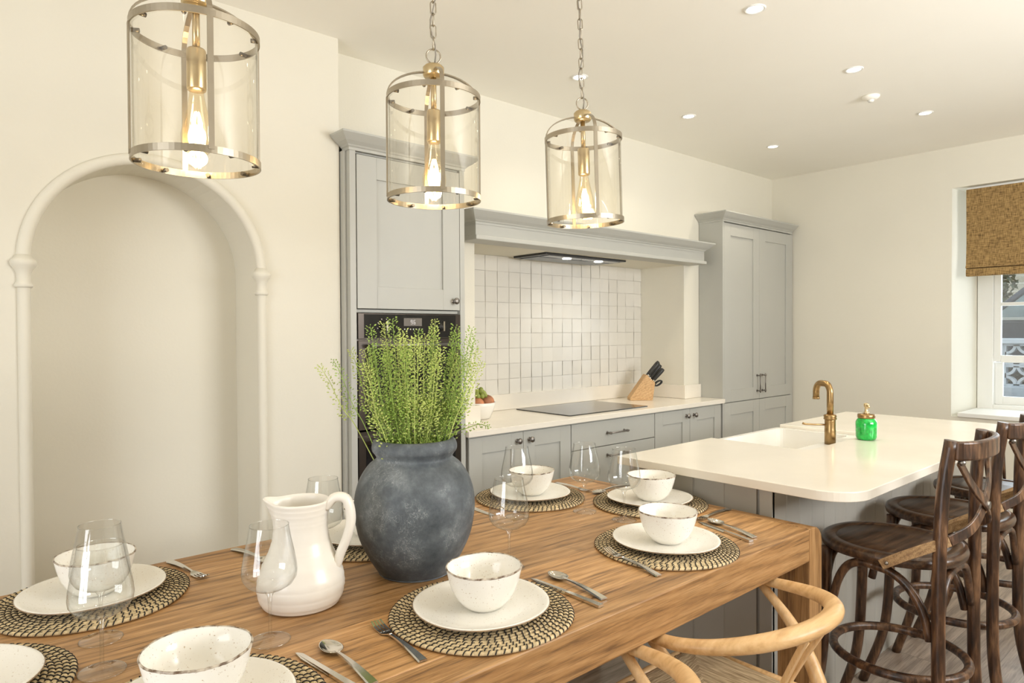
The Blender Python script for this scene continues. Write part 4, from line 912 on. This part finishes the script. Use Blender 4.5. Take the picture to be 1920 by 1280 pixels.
bowlp = [(.006,.098),(.014,.101),(.030,.106),(.044,.115),(.052,.128),(.0535,.140),(.052,.155),(.0475,.180),(.042,.205),(.0375,.232)]
obj('bowl', G().lathe(bowlp, 56), GLASS, wg0)
obj('lip', G().lathe([(.0372,.2318),(.0380,.2318),(.0380,.2332),(.0372,.2332),(.0372,.2318)], 56), STEMG, wg0)
obj('stem', G().lathe([(.0035,.012),(.0032,.03),(.0033,.07),(.0048,.090),(.010,.0985)], 20), STEMG, wg0)
obj('base', G().lathe([(.038,.0026),(.020,.0055),(.008,.010),(.0035,.014)], 48), BASEG, wg0)
obj('base_edge', G().lathe([(.0383,.0004),(.0398,.0014),(.0383,.0026),(.0372,.0014),(.0383,.0004)], 48), STEMG, wg0)
def fork_g():
    g = G(); L_ = 0.20
    pth = bez([(0,0,.004),(.04,0,.0035),(.10,0,.006),(.135,0,.007)], 5)
    g.strip_w = None
    # handle as tapered flat bar
    n = 12; vs = []
    for i in range(n+1):
        u = i/n; x = u*.135; w_ = .0095-.0060*min(1,u*1.25) if u < .8 else .0035; z = .003+.004*sin(u*pi*.9)
        vs += [(x,-w_,z-.0012),(x,w_,z-.0012),(x,w_*.8,z+.0012),(x,-w_*.8,z+.0012)]
    fs = [(3,2,1,0), tuple(4*n+k for k in range(4))]+[(4*i+k,4*i+(k+1)%4,4*i+4+(k+1)%4,4*i+4+k) for i in range(n) for k in range(4)]
    g.add(vs, fs)
    m_ = 6; vs = []
    for i in range(m_+1):
        u = i/m_; x = .133+u*.024; w_ = .0035+.0095*min(1, sin(min(1,u*1.1)*pi/2)); z = .0055-.0035*sin(u*pi*.6)
        vs += [(x,-w_,z-.0009),(x,w_,z-.0009),(x,w_,z+.0009),(x,-w_,z+.0009)]
    g.add(vs, [(3,2,1,0), tuple(4*m_+k for k in range(4))]+[(4*i+k,4*i+(k+1)%4,4*i+4+(k+1)%4,4*i+4+k) for i in range(m_) for k in range(4)])
    for k in range(4):
        y = -.0108+k*.0072; g.strip([(.155,y*.98,.0024),(.170,y,.0020),(.185,y,.0042),(.200,y*.9,.0095)], (0,1,0), .0034, .0016)
    return g
def spoon_g():
    g = G(); n = 12; vs = []
    for i in range(n+1):
        u = i/n; x = u*.145; w_ = .0098-.0066*min(1,u*1.15) if u < .85 else .0032; z = .003+.006*sin(u*pi*.8)
        vs += [(x,-w_,z-.0012),(x,w_,z-.0012),(x,w_*.8,z+.0012),(x,-w_*.8,z+.0012)]
    g.add(vs, [(3,2,1,0), tuple(4*n+k for k in range(4))]+[(4*i+k,4*i+(k+1)%4,4*i+4+(k+1)%4,4*i+4+k) for i in range(n) for k in range(4)])
    A, B = 14, 20; vs = [(.170,0,.0012)]
    for j in range(1, A+1):
        r_ = j/A
        for i in range(B):
            a = 2*pi*i/B; x = .170+.033*r_*cos(a); y = .0205*r_*sin(a)*(1-.14*cos(a)); vs.append((x, y, .0012+.0072*r_**2.2))
    fs = [(0, 1+i, 1+(i+1)%B) for i in range(B)]+[(1+(j-1)*B+i, 1+j*B+i, 1+j*B+(i+1)%B, 1+(j-1)*B+(i+1)%B) for j in range(1, A) for i in range(B)]
    g.add(vs, fs, True); return g
def knife_g():
    g = G(); pts = [(0,-.0085),(.095,-.0062),(.105,-.006),(.108,-.0085),(.20,-.0095),(.218,-.0085),(.229,-.002),(.230,.002),(.20,.0075),(.108,.007),(.105,.006),(.095,.0062),(0,.0085)]
    n = len(pts); h = lambda x: .0035 if x < .106 else .0014
    vs = [(x,y,.0006 if x < .106 else .001) for x,y in pts]+[(x*1.0,y*.9,.0006+h(x)*1.6 if x < .106 else .0026) for x,y in pts]
    g.add(vs, [tuple(range(n))[::-1], tuple(range(n,2*n))]+[(i,(i+1)%n,n+(i+1)%n,n+i) for i in range(n)]); return g
def cut(name, g_, cat):
    o = obj(name, g_, STEEL); return tag(o, 'x', cat, None)
fk0, sp0, kn0 = cut('fork', fork_g(), 'fork'), cut('spoon', spoon_g(), 'spoon'), cut('table_knife', knife_g(), 'knife')
for o in (fk0, sp0): 
    md = o.modifiers.new('solid', 'SOLIDIFY'); md.thickness = .0008; md.offset = 0
used = {}
def place(proto, x, y, z, rz, label, group):
    if proto.name not in used: used[proto.name] = 1; o = proto; o.location = (x,y,z); o.rotation_euler = (0,0,rz); o['label'] = label; o['group'] = group; return o
    return dup(proto, (x,y,z), rz, label, group)
S = {'A': (0.918, 1.146, 'right in front of the grey vase', True, True),
     'B': (1.592, 1.148, 'nearest the right front corner of the table', True, True),
     'C': (1.950, 1.475, 'at the island end of the table', True, True),
     'D': (1.692, 1.822, 'on the far side right of the vase', True, True),
     'E': (1.000, 1.780, 'on the far side between jug and vase', True, True),
     'F': (0.300, 1.812, 'at far left below the alcove', True, True),
     'G': (0.330, 1.135, 'at the bottom edge, front left of jug', True, True),
     'H': (0.015, 1.480, 'at the bottom left photo corner', True, False)}
ZM = TZ+0.0003
for i, (k, (x, y, wh, hasp, hasb)) in enumerate(S.items()):
    place(pm0, x, y, ZM, i*0.7, 'round black-stitched seagrass placemat '+wh, 'round woven placemats')
    place(pl0, x, y+(0.0), TZ+0.0118, i*1.3, 'cream dinner plate with brown edge '+wh, 'cream plates with brown edges')
    if hasb: place(bw0, x+0.004, y-0.004 if k != 'G' else y+.02, TZ+0.0164, i*0.9, 'cream bowl with speckled brown rim '+wh, 'cream bowls with brown speckled rims')
for x, y, lab in ((0.245,1.412,'at far left, in front of another glass'), (0.270,1.562,'at far left, behind another glass'), (0.522,1.328,'standing just in front of the white jug'),
                  (1.152,1.322,'right of vase, foot hidden by the near bowl'), (1.490,1.668,'overlapping the far side bowl right of the vase'), (1.702,1.560,'standing clear between the two far right placemats'),
                  (1.720,1.403,'before the bowl at the island end of the table'), (0.795,1.655,'behind the white jug, only its bowl showing')):
    place(wg0, x, y, TZ+0.0003, x*7, 'empty clear stemmed wine glass '+lab, 'empty stemmed wine glasses')
def put(proto, tip, end, length, label, z=TZ+0.0004, tilt=0):
    tip, end = Vector(tip), Vector(end); d = (tip-end).normalized(); mid = (tip+end)/2; o = mid-d*length/2
    q_ = place(proto, o.x, o.y, z, atan2(d.y, d.x), label, {'fork':'steel forks','spoon':'steel spoons','table_knife':'steel table knives'}[proto.name.split('.')[0]])
    q_.rotation_euler = (0, -tilt, atan2(d.y, d.x))
put(fk0, (0.716,1.254), (0.700,1.045), .20, 'steel fork left of the placemat in front of the grey vase')
put(kn0, (1.137,1.219), (1.135,0.995), .23, 'steel knife right of the placemat in front of the grey vase')
put(sp0, (1.196,1.222), (1.172,1.010), .203, 'steel spoon right of the placemat in front of the grey vase')
put(fk0, (1.416,1.222), (1.385,1.015), .20, 'steel fork left of the right front corner placemat', tilt=0.055)
put(kn0, (1.876,1.225), (1.812,1.010), .23, 'steel knife right of the right front corner placemat')
put(sp0, (1.915,1.215), (1.855,1.020), .203, 'steel spoon right of the right front corner placemat')
put(fk0, (1.890,1.242), (2.083,1.242), .20, 'steel fork on the near side of the island end placemat')
put(sp0, (1.905,1.700), (2.105,1.715), .203, 'steel spoon on the far side of the island end placemat')
put(fk0, (1.925,1.730), (1.935,1.930), .20, 'steel fork beside the far right placemat')
put(kn0, (1.440,1.735), (1.448,1.955), .23, 'steel knife between the vase and the far right placemat')
put(sp0, (0.700,1.760), (0.668,1.955), .203, 'steel spoon behind the white jug, tip showing')
put(fk0, (0.532,1.770), (0.502,1.968), .20, 'steel fork to the right of the far left placemat')
put(kn0, (0.537,1.240), (0.562,1.010), .23, 'steel knife left of the spoon at the bottom edge of the photo')
put(sp0, (0.594,1.242), (0.590,1.040), .203, 'steel spoon between jug and fork at the bottom edge of the photo')

# jug
jg = thing('water_jug', 'tall cream ribbed ceramic jug with a looped handle', 'jug', (0.650, 1.468, TZ+.0003))
jax = Rv.copy(); ja = atan2(jax.y, jax.x)
JM = mat('cream_ceramic', (0.84, 0.80, 0.73), .28, noise=.03, nscale=6)
jp = [(0,0),(.080,0),(.090,.004),(.0985,.020),(.103,.045),(.1005,.070),(.090,.100),(.076,.128),(.067,.155),(.063,.185),(.0635,.210),(.066,.232),(.069,.248),(.0665,.2505),(.063,.245),(.059,.205),(.060,.16),(.085,.09),(.09,.04),(.07,.012),(0,.010)]
jp2 = []
for i in range(len(jp)-1):
    for q in range(5):
        u = q/5; r_ = jp[i][0]*(1-u)+jp[i+1][0]*u; z = jp[i][1]*(1-u)+jp[i+1][1]*u; jp2.append((r_, z))
jp2.append(jp[-1])
sp_ = pi  # spout direction (local, opposite to handle)
def jw(r_, z, a):
    d = abs((a-sp_+pi) % (2*pi)-pi); up = max(0, (z-.185)/.065)
    k = math.exp(-(d/.30)**2)
    return r_+k*up**1.3*.022*(r_/.067)+.0006*sin(z*520)*(1 if .01 < z < .24 else 0), z+k*up**2*.006
g = G().lathe(jp2, 72, warp=jw); g.xf(Matrix.Rotation(ja, 4, 'Z')); obj('jug_body', g, JM, jg)
pth = bez([(.060,0,.232),(.084,0,.256),(.112,0,.250),(.122,0,.205),(.112,0,.160),(.096,0,.122),(.088,0,.098),(.080,0,.088)], 7)
g = G().tube(pth, [.0115]*len(pth), 14, up=(0,1,0), flat=1.35); g.xf(Matrix.Rotation(ja, 4, 'Z')); obj('handle', g, JM, jg); jg.scale = (.94,.94,.94)

# vase
m, nt, N, L, b = nm('weathered_slate_clay'); b.inputs['Roughness'].default_value = 0.55
tc = N.new('ShaderNodeTexCoord'); n1 = N.new('ShaderNodeTexNoise'); n1.inputs['Scale'].default_value = 7; n1.inputs['Detail'].default_value = 8; n1.inputs['Roughness'].default_value = .7
r = N.new('ShaderNodeValToRGB'); e = r.color_ramp.elements; e[0].position = .32; e[0].color = (0.030,0.038,0.046,1); e[1].position = .68; e[1].color = (0.20,0.225,0.24,1); k_ = e.new(.5); k_.color = (0.088,0.103,0.117,1)
L.new(tc.outputs['Object'], n1.inputs['Vector']); L.new(n1.outputs[0], r.inputs[0])
vo = N.new('ShaderNodeTexVoronoi'); vo.feature = 'DISTANCE_TO_EDGE'; vo.inputs['Scale'].default_value = 17
n2 = N.new('ShaderNodeTexNoise'); n2.inputs['Scale'].default_value = 9; n2.inputs['Detail'].default_value = 4
vm = N.new('ShaderNodeVectorMath'); vm.operation = 'MULTIPLY_ADD'; vm.inputs[1].default_value = (.35,.35,.35); L.new(n2.outputs['Color'], vm.inputs[0]); L.new(tc.outputs['Object'], vm.inputs[2]); L.new(vm.outputs[0], vo.inputs['Vector'])
cr = N.new('ShaderNodeValToRGB'); cr.color_ramp.elements[0].position = 0; cr.color_ramp.elements[0].color = (1,1,1,1); cr.color_ramp.elements[1].position = .035; cr.color_ramp.elements[1].color = (0,0,0,1); L.new(vo.outputs[0], cr.inputs[0])
n3 = N.new('ShaderNodeTexNoise'); n3.inputs['Scale'].default_value = 14; n3.inputs['Detail'].default_value = 3; c3 = N.new('ShaderNodeValToRGB'); c3.color_ramp.elements[0].position = .5; c3.color_ramp.elements[0].color = (0,0,0,1); c3.color_ramp.elements[1].position = .66; c3.color_ramp.elements[1].color = (.75,.75,.75,1)
L.new(tc.outputs['Object'], n3.inputs['Vector']); L.new(n3.outputs[0], c3.inputs[0])
mu = N.new('ShaderNodeMath'); mu.operation = 'MULTIPLY'; L.new(cr.outputs[0], mu.inputs[0]); L.new(c3.outputs[0], mu.inputs[1])
mc = N.new('ShaderNodeMix'); mc.data_type = 'RGBA'; mc.inputs['B'].default_value = (0.42,0.44,0.44,1); L.new(mu.outputs[0], mc.inputs['Factor']); L.new(r.outputs[0], mc.inputs['A']); L.new(mc.outputs['Result'], b.inputs['Base Color'])
bp = N.new('ShaderNodeBump'); bp.inputs['Strength'].default_value = .35; bp.inputs['Distance'].default_value = .01; L.new(n1.outputs[0], bp.inputs['Height']); L.new(bp.outputs[0], b.inputs['Normal'])
VX, VY = 0.962, 1.474
vs_ = thing('clay_vase', 'large dark slate grey clay vase standing mid table', 'vase', (VX, VY, TZ+.0003))
vp = [(0,0),(.086,0),(.094,.004),(.104,.018),(.123,.05),(.143,.095),(.152,.14),(.1545,.175),(.150,.21),(.138,.245),(.118,.275),(.100,.290),(.097,.296),(.101,.304),(.1075,.313),(.1085,.325),(.104,.337),(.096,.342),(.088,.338),(.085,.325),(.088,.30),(.12,.25),(.13,.17),(.10,.03),(0,.02)]
def sm(p, n=4):
    q = bez([(a, 0, b_) for a, b_ in p], n); return [(max(0, v.x), v.z) for v in q]
vp2 = sm(vp); vp2[0] = (0,0); vp2[-1] = (0,.02)
obj('body', G().lathe(vp2, 72, warp=lambda r_, z, a: (r_*(1+.006*sin(2*a+z*9)), z)), m, vs_)
# greenery
random.seed(11)
gp = thing('greenery_bunch', 'bunch of bright green seeded stems standing in the grey vase', 'plant', (VX, VY, TZ+0.30))
sg = G(); stems = []
camR = Rv; camF = Vector((Fv.x, Fv.y, 0)).normalized()
def sprig(p0, p3, bend, dens, yellow, spread=0.030, start=.12):
    p0, p3 = Vector(p0), Vector(p3); mid = p0.lerp(p3, .5)+Vector(bend); pth = bez([p0, p0.lerp(mid, .6)+Vector((0,0,.01)), mid, mid.lerp(p3, .55)+Vector((0,0,.008)), p3], 6)
    g = G(); n = len(pth); g.tube(pth, [.0015-.0009*i/n for i in range(n)], 4, caps=False)
    ln = (p3-p0).length; cnt = int(dens*ln); seeds = G()
    for c in range(cnt):
        u = start+(1-start)*(c+random.random())/cnt; f = u*(n-1); i = min(int(f), n-2); P = pth[i].lerp(pth[i+1], f-i); T = (pth[i+1]-pth[i]).normalized()
        a = c*2.399+random.uniform(-.4,.4); q = T.orthogonal().normalized(); B = T.cross(q); d = q*cos(a)+B*sin(a)
        le = spread*(1.0-.62*u)*random.uniform(.65,1.15); tip = P+d*le*.9+T*le*.45
        w_ = .00045; side = T.cross(d)*w_
        g.add([P-side, P+side, tip], [(0,1,2)])
        s_ = random.uniform(.0026,.0042)*(1.15-.3*u); e1 = (tip-P).normalized(); e2 = e1.orthogonal().normalized(); e3 = e1.cross(e2); c_ = tip+e1*s_*.6
        g.add([c_-e1*s_*1.2, c_+e2*s_*.75, c_+e3*s_*.5, c_-e2*s_*.75, c_-e3*s_*.5, c_+e1*s_*1.2], [(0,2,1),(0,3,2),(0,4,3),(0,1,4),(5,1,2),(5,2,3),(5,3,4),(5,4,1)], True)
    return g
Z0 = -0.02
specs = []
for k in range(34):
    lat = -0.145+0.29*(k+.5)/34+random.uniform(-.012,.012); dep = random.uniform(-.10,.10)
    top = .335-.55*abs(lat)*random.uniform(.5,1)+random.uniform(-.055,.02)
    specs.append((lat, dep, top))
for lat, top, dep in ((-.108,.335,-.02),(-.083,.345,.03),(-.055,.355,0),(.055,.35,0),(.105,.335,.04),(-.245,.235,.0),(-.200,.250,-.03),(-.175,.275,.05),(.155,.30,.02),(.168,.275,-.03),(.150,.33,.0),(.175,.24,.05)):
    specs.append((lat, dep, top))
for q, (lat, dep, top) in enumerate(specs):
    base = camR*lat*.42+camF*(dep*.6)+Vector((0,0,Z0)); tipv = camR*lat+camF*dep+Vector((0,0,top-.005))
    g = sprig(base, tipv, camR*(lat*.06)+Vector((0,0,.02 if abs(lat) > .16 else 0)), 560 if abs(lat) < .16 else 300, q % 2, .028 if abs(lat) < .16 else .022, .04 if abs(lat) < .16 else .3)
    obj('stem', g, GREENY if q % 2 else GREENL, gp)
g = sprig(camR*.07+Vector((0,0,.02)), camR*.195+camF*(-.03)+Vector((0,0,.075)), Vector((0,0,.02)), 300, 0, .016, .35); obj('stem', g, GREENL, gp)
g = G()
for k in range(150):                     # grassy leaves at the neck
    a = random.random()*2*pi; r_ = .078*sqrt(random.random()); P = Vector((r_*cos(a), r_*sin(a), .0)); d = Vector((random.gauss(0,.35), random.gauss(0,.35), 1)).normalized(); ln = random.uniform(.03,.085)
    s_ = d.orthogonal().normalized()*.0022; g.add([P-s_, P+s_, P+d*ln*.6+s_*.8, P+d*ln+Vector((d.x,d.y,0))*.02, P+d*ln*.6-s_*.8], [(0,1,2,3,4)])
tag(obj('leaf_tuft', g, GREENL, gp), kind='stuff')
